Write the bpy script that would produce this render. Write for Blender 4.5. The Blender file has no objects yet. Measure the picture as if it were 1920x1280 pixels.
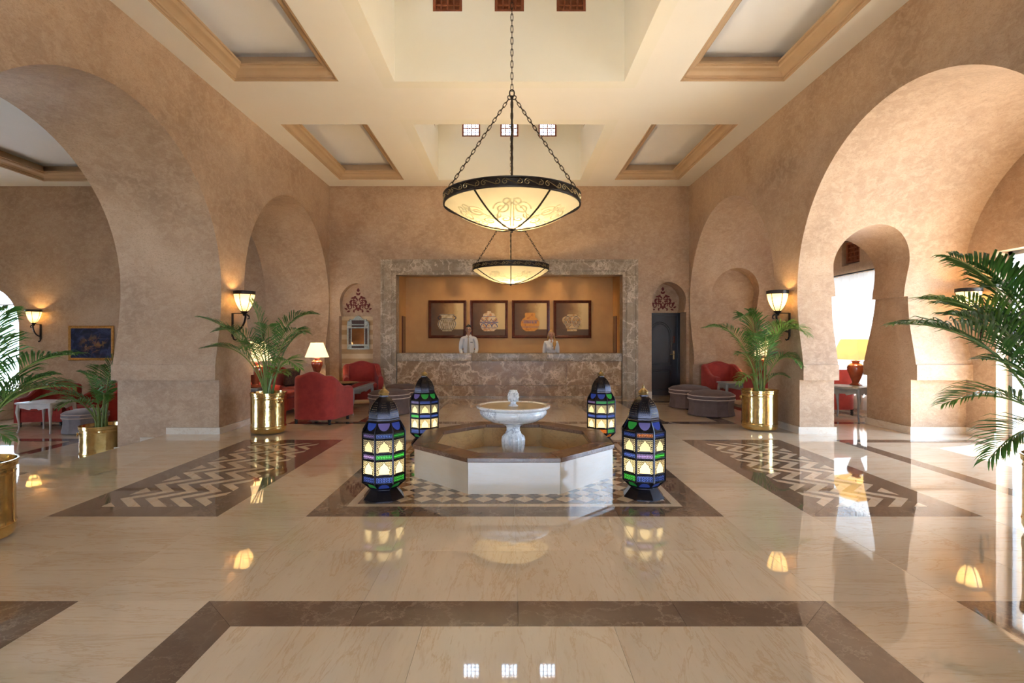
import bpy, bmesh, math, random
from mathutils import Vector, Matrix
random.seed(7)
PI = math.pi
SC = bpy.context.scene
COL = SC.collection
# ------------------------------------------------------------------ camera
cam_data = bpy.data.cameras.new('camera')
cam = bpy.data.objects.new('camera', cam_data); COL.objects.link(cam)
cam.location = (0, 0, 1.47); cam.rotation_euler = (PI/2, 0, 0)
cam_data.sensor_width = 36.0; cam_data.lens = 975/1920*36
cam_data.shift_x = 5/1920; cam_data.shift_y = -6/1920
cam_data.clip_start = 0.05; cam_data.clip_end = 200
SC.camera = cam
# ------------------------------------------------------------------ world, sun, exposure
W = bpy.data.worlds.new('world'); SC.world = W; W.use_nodes = True
bg = W.node_tree.nodes['Background']
bg.inputs[0].default_value = (0.55, 0.74, 1.0, 1); bg.inputs[1].default_value = 7.0
sun_d = bpy.data.lights.new('sun', 'SUN'); sun_d.energy = 20.0; sun_d.angle = 0.012; sun_d.color = (1.0, 0.97, 0.92)
sun = bpy.data.objects.new('sun', sun_d); COL.objects.link(sun)
sun.rotation_euler = Vector((-0.50, -0.16, -0.82)).to_track_quat('-Z', 'Y').to_euler()
VS = SC.view_settings
SC.display_settings.display_device = 'sRGB'
VS.view_transform = 'Standard'; VS.look = 'None'; VS.gamma = 1.0; VS.use_curve_mapping = False
VS.exposure = 1.60
SC.cycles.use_denoising = True
SC.cycles.use_adaptive_sampling = True; SC.cycles.adaptive_threshold = 0.10; SC.cycles.adaptive_min_samples = 16
SC.cycles.max_bounces = 6; SC.cycles.diffuse_bounces = 4; SC.cycles.glossy_bounces = 3
SC.cycles.transmission_bounces = 5; SC.cycles.transparent_max_bounces = 8
SC.cycles.sample_clamp_indirect = 6.0; SC.cycles.caustics_reflective = False; SC.cycles.caustics_refractive = False

def portal(loc, rot, sx, sy):
    d = bpy.data.lights.new('window_portal', 'AREA'); d.shape = 'RECTANGLE'; d.size = sx; d.size_y = sy
    d.cycles.is_portal = True
    o = bpy.data.objects.new('window_portal', d); COL.objects.link(o); o.location = loc; o.rotation_euler = rot
portal((7.45, 5.95, 1.36), (0, PI/2, 0), 2.72, 3.1)     # glass doors of the right aisle (points to -x)
portal((7.45, 10.75, 1.65), (0, PI/2, 0), 2.2, 2.3)
portal((0, -4.3, 1.25), (PI/2, 0, 0), 3.2, 2.5)          # unseen opening added behind the camera for fill (points to +y)
portal((-14.2, 2.75, .95), (0, -PI/2, 0), 2.8, 3.5)      # garden front of the left room

# ------------------------------------------------------------------ materials
def nodes_of(name):
    m = bpy.data.materials.new(name); m.use_nodes = True
    nt = m.node_tree; b = nt.nodes['Principled BSDF']
    return m, nt, b
def N(nt, t, **kw):
    n = nt.nodes.new(t)
    for k, v in kw.items(): setattr(n, k, v)
    return n
def coord(nt, scale=(1, 1, 1), rnd=False, kind='world', rot=(0, 0, 0)):
    mp = N(nt, 'ShaderNodeMapping'); mp.inputs['Scale'].default_value = scale; mp.inputs['Rotation'].default_value = rot
    if kind == 'world':
        src = N(nt, 'ShaderNodeNewGeometry').outputs['Position']
    else:
        src = N(nt, 'ShaderNodeTexCoord').outputs['Object' if kind == 'object' else 'Generated']
    if rnd:
        oi = N(nt, 'ShaderNodeObjectInfo'); ml = N(nt, 'ShaderNodeVectorMath', operation='MULTIPLY_ADD')
        cb = N(nt, 'ShaderNodeCombineXYZ')
        for i in range(3): nt.links.new(oi.outputs['Random'], cb.inputs[i])
        nt.links.new(cb.outputs[0], ml.inputs[0]); ml.inputs[1].default_value = (37, 53, 71); nt.links.new(src, ml.inputs[2])
        src = ml.outputs[0]
    nt.links.new(src, mp.inputs[0])
    return mp.outputs[0]
def noise(nt, vec, scale, detail=4, rough=.55, dist=0):
    n = N(nt, 'ShaderNodeTexNoise'); n.inputs['Scale'].default_value = scale; n.inputs['Detail'].default_value = detail
    n.inputs['Roughness'].default_value = rough; n.inputs['Distortion'].default_value = dist
    nt.links.new(vec, n.inputs['Vector']); return n
def ramp(nt, fac, stops, interp='LINEAR'):
    r = N(nt, 'ShaderNodeValToRGB'); e = r.color_ramp.elements; r.color_ramp.interpolation = interp
    while len(e) < len(stops): e.new(0.5)
    for i, (p, c) in enumerate(stops):
        e[i].position = p; e[i].color = (*c, 1) if len(c) == 3 else c
    nt.links.new(fac, r.inputs[0]); return r.outputs[0]
def mix(nt, fac, a, b, blend='MIX'):
    m = N(nt, 'ShaderNodeMix', data_type='RGBA', blend_type=blend)
    for sock, v in ((0, fac), (6, a), (7, b)):
        if isinstance(v, (int, float)): m.inputs[sock].default_value = v
        elif isinstance(v, tuple): m.inputs[sock].default_value = (*v, 1)
        else: nt.links.new(v, m.inputs[sock])
    return m.outputs[2]
def bump(nt, b, h, strength, dist=.01):
    n = N(nt, 'ShaderNodeBump'); n.inputs['Strength'].default_value = strength; n.inputs['Distance'].default_value = dist
    nt.links.new(h, n.inputs['Height']); nt.links.new(n.outputs[0], b.inputs['Normal'])
def simple(name, c1, c2=None, scale=8, rough=.5, metal=0, bumps=0, bscale=60, kind='object', spec=.5, sc=(1, 1, 1), sheen=0, coat=0, rnd=False):
    m, nt, b = nodes_of(name)
    v = coord(nt, sc, rnd, kind)
    c2 = c2 or tuple(x*.82 for x in c1)
    n = noise(nt, v, scale)
    nt.links.new(ramp(nt, n.outputs[0], [(.32, c2), (.68, c1)]), b.inputs['Base Color'])
    b.inputs['Roughness'].default_value = rough; b.inputs['Metallic'].default_value = metal
    b.inputs['Specular IOR Level'].default_value = spec
    b.inputs['Sheen Weight'].default_value = sheen; b.inputs['Coat Weight'].default_value = coat
    if bumps: bump(nt, b, noise(nt, v, bscale, 3).outputs[0], bumps)
    return m
def plaster(name, c1, c2, c3, rough=.48):
    m, nt, b = nodes_of(name)
    v = coord(nt); vs = coord(nt, (1.1, 1.1, 1.5)); vt = coord(nt, (5.0, 5.0, 10.0), rot=(.5, .4, 0))
    big = noise(nt, v, .9, 5, .6, .4); mid = noise(nt, vs, 7.0, 9, .72, .8); fine = noise(nt, vt, 6.0, 7, .74, .8)
    col = ramp(nt, big.outputs[0], [(.3, c2), (.55, c1), (.75, c3)])
    col = mix(nt, ramp(nt, mid.outputs[0], [(.44, (0, 0, 0)), (.60, (.75, .75, .75))]), col, mix(nt, .75, col, c3))
    col = mix(nt, ramp(nt, fine.outputs[0], [(.50, (0, 0, 0)), (.66, (.75, .75, .75))]), col, mix(nt, .85, col, c2))
    fl_ = noise(nt, coord(nt, (1.0, 1.0, 2.2), rot=(.3, .5, .2)), 26, 3, .6, 2.0)
    col = mix(nt, ramp(nt, fl_.outputs[0], [(.56, (0, 0, 0)), (.70, (.55, .55, .55))]), col, tuple(x*.72 for x in c2))
    nt.links.new(col, b.inputs['Base Color'])
    b.inputs['Roughness'].default_value = rough; b.inputs['Specular IOR Level'].default_value = .35
    hh = N(nt, 'ShaderNodeMath', operation='ADD'); nt.links.new(mid.outputs[0], hh.inputs[0]); nt.links.new(fine.outputs[0], hh.inputs[1])
    bump(nt, b, hh.outputs[0], .22, .02)
    return m
def emperador(name, dark, lite, vein, scale=3.0, width=.06, rough=.07, rnd=True, coat=.3, amount=.8):
    m, nt, b = nodes_of(name)
    v = coord(nt, (1, 1, 1), rnd)
    nz = noise(nt, v, 1.9, 8, .68)
    sub = N(nt, 'ShaderNodeVectorMath', operation='MULTIPLY_ADD'); nt.links.new(nz.outputs['Color'], sub.inputs[0])
    sub.inputs[1].default_value = (.95, .95, .95); nt.links.new(v, sub.inputs[2])
    vo = N(nt, 'ShaderNodeTexVoronoi', feature='DISTANCE_TO_EDGE'); vo.inputs['Scale'].default_value = scale*.8; vo.inputs['Randomness'].default_value = 1.0
    nt.links.new(sub.outputs[0], vo.inputs['Vector'])
    vo2 = N(nt, 'ShaderNodeTexVoronoi', feature='DISTANCE_TO_EDGE'); vo2.inputs['Scale'].default_value = scale*2.7
    nt.links.new(sub.outputs[0], vo2.inputs['Vector'])
    cl = noise(nt, v, 1.7, 6, .65, .5)
    base = ramp(nt, cl.outputs[0], [(.3, dark), (.7, lite)])
    msk = ramp(nt, noise(nt, v, 2.6, 3).outputs[0], [(.4, (.06, .06, .06)), (.62, (1, 1, 1))])
    f1 = ramp(nt, vo.outputs[0], [(0, (amount,)*3), (width, (0, 0, 0))])
    f2 = ramp(nt, vo2.outputs[0], [(0, (amount*.85,)*3), (width*1.6, (0, 0, 0))])
    f2 = mix(nt, 1.0, f2, msk, 'MULTIPLY'); f1 = mix(nt, .9, f1, ramp(nt, noise(nt, v, 1.4, 4).outputs[0], [(.38, (.1, .1, .1)), (.56, (1, 1, 1))]), 'MULTIPLY')
    col = mix(nt, f1, base, vein); col = mix(nt, f2, col, vein)
    nt.links.new(col, b.inputs['Base Color']); b.inputs['Roughness'].default_value = rough
    b.inputs['Coat Weight'].default_value = coat; b.inputs['Coat Roughness'].default_value = .03
    return m
def cream_marble(name, c1, c2, vein, rough=.035, rnd=True, coat=.5, sc=(1.0, .42, 1.0), rot=(0, 0, .35), tint=.08):
    m, nt, b = nodes_of(name)
    v = coord(nt, sc, rnd, 'world', rot)
    big = noise(nt, v, 1.6, 6, .62, .8); str_ = noise(nt, v, 3.2, 7, .66, .7); speck = noise(nt, v, 34, 4, .6, .4)
    col = ramp(nt, big.outputs[0], [(.28, c2), (.68, c1)])
    col = mix(nt, ramp(nt, str_.outputs[0], [(.49, (0, 0, 0)), (.508, (.45, .45, .45)), (.53, (0, 0, 0))]), col, vein)
    col = mix(nt, ramp(nt, speck.outputs[0], [(.55, (0, 0, 0)), (.72, (.32, .32, .32))]), col, vein)
    oi = N(nt, 'ShaderNodeObjectInfo')
    col = mix(nt, tint*4, col, mix(nt, 1.0, col, ramp(nt, oi.outputs['Random'], [(0, (.74, .7, .66)), (1, (1, 1, 1))]), 'MULTIPLY'))
    nt.links.new(col, b.inputs['Base Color']); b.inputs['Roughness'].default_value = rough
    b.inputs['Coat Weight'].default_value = coat; b.inputs['Coat Roughness'].default_value = .012
    return m
def glow(name, col, strength, c2=None, trans=.5, kind='object', rough=.4):
    """lit shade: translucent body that gives off light"""
    m, nt, b = nodes_of(name)
    out = nt.nodes['Material Output']
    v = coord(nt, (1, 1, 1), False, kind)
    n = noise(nt, v, 5, 3)
    c = ramp(nt, n.outputs[0], [(.3, c2 or tuple(x*.9 for x in col)), (.7, col)])
    nt.links.new(c, b.inputs['Base Color']); b.inputs['Roughness'].default_value = rough
    nt.links.new(c, b.inputs['Emission Color']); b.inputs['Emission Strength'].default_value = strength
    tr = N(nt, 'ShaderNodeBsdfTranslucent'); nt.links.new(c, tr.inputs[0])
    mx = N(nt, 'ShaderNodeMixShader'); mx.inputs[0].default_value = trans
    nt.links.new(b.outputs[0], mx.inputs[1]); nt.links.new(tr.outputs[0], mx.inputs[2]); nt.links.new(mx.outputs[0], out.inputs[0])
    return m
def clear_glass(name, col=(.95, .98, 1.0), fac=.12):
    m, nt, b = nodes_of(name)
    out = nt.nodes['Material Output']
    t = N(nt, 'ShaderNodeBsdfTransparent'); t.inputs[0].default_value = (*col, 1)
    g = N(nt, 'ShaderNodeBsdfGlossy'); g.inputs['Roughness'].default_value = .02
    mx = N(nt, 'ShaderNodeMixShader'); mx.inputs[0].default_value = fac
    nt.links.new(t.outputs[0], mx.inputs[1]); nt.links.new(g.outputs[0], mx.inputs[2]); nt.links.new(mx.outputs[0], out.inputs[0])
    return m

M = {}
M['plaster'] = plaster('salmon_plaster', (.51, .34, .213), (.375, .238, .143), (.62, .44, .295))
M['plaster_pale'] = M['plaster']
M['ochre'] = simple('ochre_plaster', (.66, .36, .125), (.58, .30, .10), 2.5, .6, bumps=.08, kind='world')
M['ceiling'] = simple('cream_ceiling_paint', (.84, .785, .685), (.82, .765, .665), 1.5, .8, kind='world')
M['well'] = simple('cream_well_paint', (.82, .77, .65), (.80, .75, .63), 1.5, .85, kind='world')
M['panel'] = simple('white_coffer_paint', (.88, .88, .88), (.86, .86, .86), 1.5, .85, kind='world')
M['mould'] = simple('tan_moulding_paint', (.56, .385, .225), (.52, .35, .20), 3, .55, kind='world')
M['cream'] = cream_marble('cream_marble', (.83, .675, .49), (.74, .575, .395), (.60, .36, .17), sc=(1.5, .26, 1.0), rot=(0, 0, .32))
M['cream_x'] = cream_marble('cream_marble_crosscut', (.84, .685, .505), (.75, .585, .41), (.62, .38, .19), sc=(.25, 1.5, 1.0), rot=(0, 0, 0))
M['dark'] = emperador('brown_marble', (.13, .082, .055), (.23, .155, .105), (.42, .30, .21), 2.2, .03, .035, True, .5, .6)
M['counter'] = emperador('veined_brown_marble', (.27, .15, .062), (.40, .235, .108), (.86, .65, .42), 2.0, .075, .34, True, 0, .95)
M['frame_marble'] = emperador('pale_brown_marble', (.27, .20, .13), (.40, .305, .205), (.76, .63, .48), 3.0, .07, .32, True, 0, .9)
M['rim_marble'] = emperador('dark_rim_marble', (.10, .045, .022), (.21, .105, .055), (.36, .22, .13), 3.2, .035, .26, True, .06, .5)
M['skirt'] = cream_marble('skirting_marble', (.80, .71, .60), (.74, .64, .52), (.6, .42, .26), .25, True, .1)
M['fount_side'] = cream_marble('fountain_panel_marble', (.66, .53, .39), (.58, .455, .32), (.62, .46, .30), .12, True, .2, sc=(.6, .6, 2.6), rot=(0, 0, 0), tint=.0)
M['basin'] = cream_marble('basin_stone', (.72, .45, .20), (.64, .37, .14), (.42, .24, .1), .2, True, .2, tint=0)
M['white_marble'] = emperador('white_grey_marble', (.82, .81, .80), (.90, .89, .87), (.28, .27, .30), 2.6, .035, .12, False, .3, .8)
M['water'] = simple('water_film', (.46, .38, .25), (.40, .32, .2), 4, .3, kind='world', spec=.3, bumps=.05, bscale=18)
M['joint'] = simple('joint_grout', (.50, .40, .30), None, 9, .8, kind='world')
M['brass'] = simple('hammered_brass', (.78, .58, .26), (.64, .45, .17), 7, .17, 1.0, bumps=.34, bscale=13)
M['gold'] = simple('aged_brass', (.52, .40, .20), (.30, .21, .09), 24, .3, 1.0, bumps=.3, bscale=90)
M['iron'] = simple('dark_bronze_iron', (.045, .034, .026), (.028, .02, .016), 14, .42, .7, bumps=.1)
M['black_metal'] = simple('black_lantern_metal', (.028, .024, .03), (.016, .014, .018), 20, .24, .85, bumps=.12, bscale=120)
M['red'] = simple('red_velvet', (.36, .030, .020), (.27, .018, .012), 9, .85, bumps=.1, bscale=140, sheen=.12)
M['red_pipe'] = simple('red_piping', (.50, .07, .045), None, 20, .7)
M['otto'] = simple('taupe_velvet', (.135, .082, .066), (.095, .056, .045), 8, .85, bumps=.06, bscale=150, sheen=.08)
M['otto_pipe'] = simple('pale_piping', (.58, .42, .33), None, 20, .6, sheen=.3)
M['grey_wood'] = simple('grey_painted_wood', (.30, .275, .25), (.23, .21, .19), 10, .4, kind='object')
M['white_wood'] = simple('white_painted_wood', (.62, .57, .54), (.52, .47, .45), 10, .4)
M['dark_wood'] = simple('dark_red_wood', (.17, .055, .032), (.09, .028, .018), 6, .14, sc=(1, 8, 1), coat=.5)
M['frame_wood'] = simple('mahogany_frame_wood', (.13, .028, .012), (.075, .016, .008), 12, .25, coat=.4)
M['red_wood'] = simple('red_brown_lattice_wood', (.30, .085, .03), (.20, .052, .02), 14, .5)
M['door'] = simple('black_lacquer', (.010, .009, .014), (.006, .006, .009), 3, .34, coat=.1)
M['ceramic'] = simple('red_glazed_ceramic', (.36, .075, .03), (.24, .045, .02), 7, .16, coat=.6)
M['shade'] = glow('cream_lamp_shade', (.95, .82, .56), .45, trans=.45)
M['shade_y'] = glow('yellow_lamp_shade', (.95, .80, .45), .22, trans=.45)
M['bowl_glass'] = glow('amber_bowl_glass', (.58, .52, .36), .10, (.53, .47, .32), trans=.5, rough=.25)
M['etched'] = glow('etched_bowl_glass', (.80, .72, .46), .16, trans=.55, rough=.3)
M['sconce_glass'] = glow('sconce_glass', (.70, .58, .36), .10, trans=.5, rough=.25)
M['bulb'] = glow('bulb', (1.0, .82, .48), 6.0, trans=0)
M['lan_cream'] = glow('lantern_cream_glass', (.92, .84, .56), .16, trans=.6, rough=.2)
for k, c, e in (('lan_green', (.05, .50, .08), 0.081), ('lan_blue', (.06, .12, .58), 0.081), ('lan_orange', (.80, .22, .02), 0.090), ('lan_violet', (.28, .22, .62), 0.063), ('lan_red', (.52, .05, .03), 0.072)):
    M[k] = glow(k.replace('lan_', 'lantern_') + '_glass', c, e, trans=.55, rough=.12)
M['leaf'] = simple('palm_leaf', (.10, .26, .045), (.05, .15, .022), 5, .35, spec=.5)
M['leaf2'] = simple('palm_leaf_light', (.20, .38, .055), (.11, .25, .035), 5, .35, spec=.5)
M['stem'] = simple('palm_stem', (.24, .30, .07), (.15, .22, .05), 12, .45)
M['soil'] = simple('potting_soil', (.06, .04, .028), None, 30, .9, bumps=.4)
M['curtain'] = glow('white_sheer_cloth', (.74, .73, .72), 0.0, trans=.2, rough=.8)
M['glass'] = clear_glass('window_glass')
M['alu'] = simple('window_frame_paint', (.30, .29, .28), None, 9, .4)
M['outside'] = simple('pale_paving', (.60, .56, .50), None, 3, .8, kind='world')
M['skin'] = simple('skin', (.60, .34, .23), (.55, .30, .20), 14, .5)
M['shirt'] = simple('white_shirt_cotton', (.80, .78, .76), (.74, .72, .70), 7, .8, bumps=.12, bscale=26)
M['trouser'] = simple('dark_trouser_cloth', (.03, .03, .04), None, 9, .8)
M['shoe'] = simple('black_shoe_leather', (.015, .015, .015), None, 9, .3)
M['hair_dark'] = simple('black_hair', (.012, .009, .008), None, 30, .4, sc=(6, 6, 1))
M['hair_blond'] = simple('blond_hair', (.62, .36, .12), (.42, .21, .06), 26, .42, sc=(8, 8, 1))
M['tie'] = simple('beige_tie_silk', (.52, .42, .30), None, 30, .5)
M['black'] = simple('black_plastic', (.01, .01, .01), None, 9, .3)
M['lips'] = simple('lips', (.45, .15, .12), None, 9, .5)
M['eyewhite'] = simple('eye_dark', (.05, .035, .03), None, 9, .2)
M['maroon'] = simple('maroon_stencil_paint', (.17, .028, .022), None, 30, .8)
M['stripe1'] = simple('pale_stripe_paint', (.72, .52, .30), None, 4, .7, kind='world')
M['stripe2'] = simple('ochre_stripe_paint', (.52, .32, .145), None, 4, .7, kind='world')
M['mirror'] = simple('mirror_glass', (.62, .5, .42), None, 2, .05, 1.0)
M['pewter'] = simple('silver_inlay', (.42, .41, .34), (.18, .2, .17), 60, .35, .7, bumps=.4, bscale=120)
M['darkinlay'] = simple('dark_inlay', (.03, .02, .02), (.10, .05, .04), 60, .3)
M['giltframe'] = simple('gilt_frame', (.60, .32, .09), (.36, .17, .04), 30, .35, .6, bumps=.2)
# ------------------------------------------------------------------ mesh helpers
class MB:
    def __init__(s): s.v = []; s.f = []
    def add(s, vs, fs):
        o = len(s.v); s.v += [tuple(p) for p in vs]; s.f += [tuple(i+o for i in f) for f in fs]; return s
    def box(s, x0, x1, y0, y1, z0, z1):
        return s.add([(x0,y0,z0),(x1,y0,z0),(x1,y1,z0),(x0,y1,z0),(x0,y0,z1),(x1,y0,z1),(x1,y1,z1),(x0,y1,z1)],
                     [(3,2,1,0),(4,5,6,7),(0,1,5,4),(1,2,6,5),(2,3,7,6),(3,0,4,7)])
    def prism(s, poly, axis, a0, a1):
        def P(p, a): return {'x': (a, p[0], p[1]), 'y': (p[0], a, p[1]), 'z': (p[0], p[1], a)}[axis]
        ar = sum(poly[i][0]*poly[(i+1) % len(poly)][1]-poly[(i+1) % len(poly)][0]*poly[i][1] for i in range(len(poly)))
        if (ar < 0) != (axis == 'y'): poly = poly[::-1]
        n = len(poly)
        return s.add([P(p, a0) for p in poly]+[P(p, a1) for p in poly],
                     [tuple(range(n))[::-1], tuple(range(n, 2*n))]+[(i, (i+1) % n, n+(i+1) % n, n+i) for i in range(n)])
    def lathe(s, prof, n=24, c=(0, 0, 0), rot=0.0, sx=1, sy=1, mod=None):
        vs = []; fs = []; m = len(prof)
        for (r, z) in prof:
            for k in range(n):
                a = rot+2*PI*k/n; rr = r*(mod(k, n, z) if mod else 1)
                vs.append((c[0]+rr*math.cos(a)*sx, c[1]+rr*math.sin(a)*sy, c[2]+z))
        for i in range(m-1):
            for k in range(n):
                k2 = (k+1) % n
                fs.append((i*n+k, i*n+k2, (i+1)*n+k2, (i+1)*n+k))
        if prof[0][0] > 1e-6: fs.append(tuple(range(n))[::-1])
        if prof[-1][0] > 1e-6: fs.append(tuple((m-1)*n+k for k in range(n)))
        return s.add(vs, fs)
    def tube(s, pts, r, n=6, closed=False, flat=1.0):
        pts = [Vector(p) for p in pts]; m = len(pts)
        if not isinstance(r, (list, tuple)): r = [r]*m
        vs = []; up = Vector((0, 0, 1)); prev = None
        for i in range(m):
            if closed: t = (pts[(i+1) % m]-pts[i-1])
            else: t = pts[min(i+1, m-1)]-pts[max(i-1, 0)]
            t.normalize()
            if prev is None:
                a = up if abs(t.dot(up)) < .95 else Vector((1, 0, 0)); nrm = (a-t*a.dot(t)).normalized()
            else:
                nrm = prev-t*prev.dot(t)
                nrm = nrm.normalized() if nrm.length > 1e-6 else t.orthogonal().normalized()
            prev = nrm; b = t.cross(nrm)
            for k in range(n):
                q = 2*PI*k/n; vs.append(pts[i]+(nrm*math.cos(q)*flat+b*math.sin(q))*r[i])
        fs = []
        for i in range(m if closed else m-1):
            j = (i+1) % m
            for k in range(n):
                k2 = (k+1) % n; fs.append((i*n+k, i*n+k2, j*n+k2, j*n+k))
        if not closed: fs += [tuple(range(n))[::-1], tuple((m-1)*n+k for k in range(n))]
        return s.add(vs, fs)
    def sphere(s, c, rx, ry=None, rz=None, n=12, m=8):
        ry = ry or rx; rz = rz or rx
        vs = [(c[0], c[1], c[2]-rz)]; fs = []
        for i in range(1, m):
            ph = -PI/2+PI*i/m
            for k in range(n):
                a = 2*PI*k/n; vs.append((c[0]+rx*math.cos(ph)*math.cos(a), c[1]+ry*math.cos(ph)*math.sin(a), c[2]+rz*math.sin(ph)))
        vs.append((c[0], c[1], c[2]+rz)); last = len(vs)-1
        for k in range(n): fs.append((0, 1+(k+1) % n, 1+k))
        for i in range(m-2):
            for k in range(n):
                a = 1+i*n+k; b = 1+i*n+(k+1) % n; fs.append((a, b, b+n, a+n))
        for k in range(n): fs.append((last, 1+(m-2)*n+k, 1+(m-2)*n+(k+1) % n))
        return s.add(vs, fs)
    def rbox(s, x0, x1, y0, y1, z0, z1, r=.02, k=3):
        """box with rounded vertical edges and softened top and bottom"""
        def ring(ins):
            out = []; rr = max(r-ins*0, .001)
            for cx, cy, a0 in ((x1-r, y1-r, 0), (x0+r, y1-r, PI/2), (x0+r, y0+r, PI), (x1-r, y0+r, 1.5*PI)):
                for i in range(k+1):
                    a = a0+PI/2*i/k; out.append((cx+(rr-ins)*math.cos(a), cy+(rr-ins)*math.sin(a)))
            return out
        lev = []
        for i in range(k+1):
            a = PI/2*i/k; lev.append((r*(1-math.sin(a)), z0+r*(1-math.cos(a))))
        for i in range(k+1):
            a = PI/2*i/k; lev.append((r*(1-math.cos(a)), z1-r*(1-math.sin(a))))
        vs = []; fs = []
        for ins, z in lev: vs += [(p[0], p[1], z) for p in ring(ins*.98)]
        n = 4*(k+1)
        for i in range(len(lev)-1):
            for j in range(n): fs.append((i*n+j, i*n+(j+1) % n, (i+1)*n+(j+1) % n, (i+1)*n+j))
        fs += [tuple(range(n))[::-1], tuple((len(lev)-1)*n+j for j in range(n))]
        return s.add(vs, fs)
    def xf(s, mtx): s.v = [tuple(mtx @ Vector(p)) for p in s.v]; return s
    def mesh(s, name, mat, smooth=True, ang=32):
        me = bpy.data.meshes.new(name); me.from_pydata(s.v, [], s.f)
        if mat: me.materials.append(M[mat] if isinstance(mat, str) else mat)
        fin(me, smooth, ang); return me
    def build(s, name, mat, parent=None, smooth=True, ang=32, loc=None):
        return obj(name, s.mesh(name, mat, smooth, ang), parent, loc)
def fin(me, smooth=True, ang=32):
    if smooth:
        me.polygons.foreach_set('use_smooth', [True]*len(me.polygons))
        me.set_sharp_from_angle(angle=math.radians(ang))
    me.update()
def obj(name, me, parent=None, loc=None):
    o = bpy.data.objects.new(name, me); COL.objects.link(o)
    if parent: o.parent = parent
    if loc: o.location = loc
    return o
def tag(o, label, cat, group=None):
    o['label'] = label; o['category'] = cat
    if group: o['group'] = group
    return o
def thing(name, label, cat, loc=(0, 0, 0), rz=0, group=None):
    o = bpy.data.objects.new(name, None); COL.objects.link(o); o.empty_display_size = .1
    o.location = loc; o.rotation_euler = (0, 0, rz)
    return tag(o, label, cat, group)
def struct(o): o['kind'] = 'structure'; return o
def copy_tree(o, parent=None):
    c = o.copy(); COL.objects.link(c); c.parent = parent
    for ch in list(o.children): copy_tree(ch, c)
    return c
def point_light(name, loc, power, col, r=.05, parent=None, spot=None):
    d = bpy.data.lights.new(name, 'SPOT' if spot else 'POINT'); d.energy = power; d.color = col; d.shadow_soft_size = r
    if spot: d.spot_size = spot; d.spot_blend = .8
    o = bpy.data.objects.new(name, d); COL.objects.link(o); o.location = loc
    if parent: o.parent = parent
    return o
WARM = (1.0, .72, .38)
def boolean(mb, cutters, name, mat, ang=30):
    o = obj(name, mb.mesh(name, mat, False)); tmp = []
    for c in cutters:
        co = obj('cutter', c.mesh('cutter', mat, False)); tmp.append(co)
        md = o.modifiers.new('b', 'BOOLEAN'); md.object = co; md.operation = 'DIFFERENCE'; md.solver = 'EXACT'
    dg = bpy.context.evaluated_depsgraph_get(); dg.update()
    me = bpy.data.meshes.new_from_object(o.evaluated_get(dg), depsgraph=dg)
    o.modifiers.clear(); o.data = me; me.name = name
    for t in tmp:
        d = t.data; bpy.data.objects.remove(t); bpy.data.meshes.remove(d)
    fin(me, True, ang); return o
def arc(cx, cz, r, a0, a1, n): return [(cx+r*math.cos(a0+(a1-a0)*i/n), cz+r*math.sin(a0+(a1-a0)*i/n)) for i in range(n+1)]
def arch_poly(c, R, zc, low, n=48, bot=-1.2, point=0.0):
    right = [(c+a, z) for a, z in low]
    left = [(c-a, z) for a, z in low][::-1]
    top = [(x, zc+(z-zc)*(1+point*(1-abs(x-c)/R))) for x, z in arc(c, zc, R, 0, PI, n)]
    return right+top+left
LOW_A = [(2.04, -1.2), (2.04, .834), (1.94, .834), (1.94, 1.07), (1.952, 1.15), (1.975, 1.26), (2.005, 1.4), (2.045, 1.58), (2.075, 1.76), (2.094, 1.96), (2.1, 2.12)]
LOW_B = [(1.83, -1.2), (1.83, .834), (1.755, .834), (1.755, 1.07), (1.775, 1.15), (1.81, 1.26), (1.86, 1.42), (1.92, 1.6), (1.975, 1.8), (2.02, 2.0), (2.045, 2.18)]
ARCHES = [(5.95, 2.1, 2.23, LOW_A), (10.8, 2.05, 2.31, LOW_B), (1.1, 2.1, 2.23, LOW_A)]
YF = -4.0           # unseen front wall behind the camera
H = 5.24            # ceiling
# ------------------------------------------------------------------ walls
cut = [MB().prism(arch_poly(*a), 'x', -6.6, -4.0) for a in ARCHES]
wl = struct(boolean(MB().box(-6.02, -4.46, YF, 13.4, -.6, H+.4), cut, 'wall_left', 'plaster'))
cut = [MB().prism(arch_poly(*a), 'x', 4.0, 7.0195) for a in ARCHES]
pas = [(5.58+.59, -1.2), (5.58+.59, 2.12), (5.58+.53, 2.12), (5.58+.538, 2.24), (5.58+.562, 2.4)]
passage = pas+arc(5.58, 2.6, .585, 0, PI, 32)+[(11.16-x, z) for x, z in pas[::-1]]
cut.append(MB().prism(passage, 'y', YF+.6, 13.12))
cut.append(MB().box(7.0, 7.6, 4.3, 7.5, -.3, 2.72))            # glass door of bay one
cut.append(MB().box(7.0, 7.6, 9.55, 11.95, .45, 2.75))         # window of bay two
cut.append(MB().box(7.0, 7.16, 10.42, 10.98, 2.98, 3.52))      # shutter recess above it
wr = struct(boolean(MB().box(4.46, 7.42, YF, 13.5, -.6, H+.4), cut, 'wall_right', 'plaster'))
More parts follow.
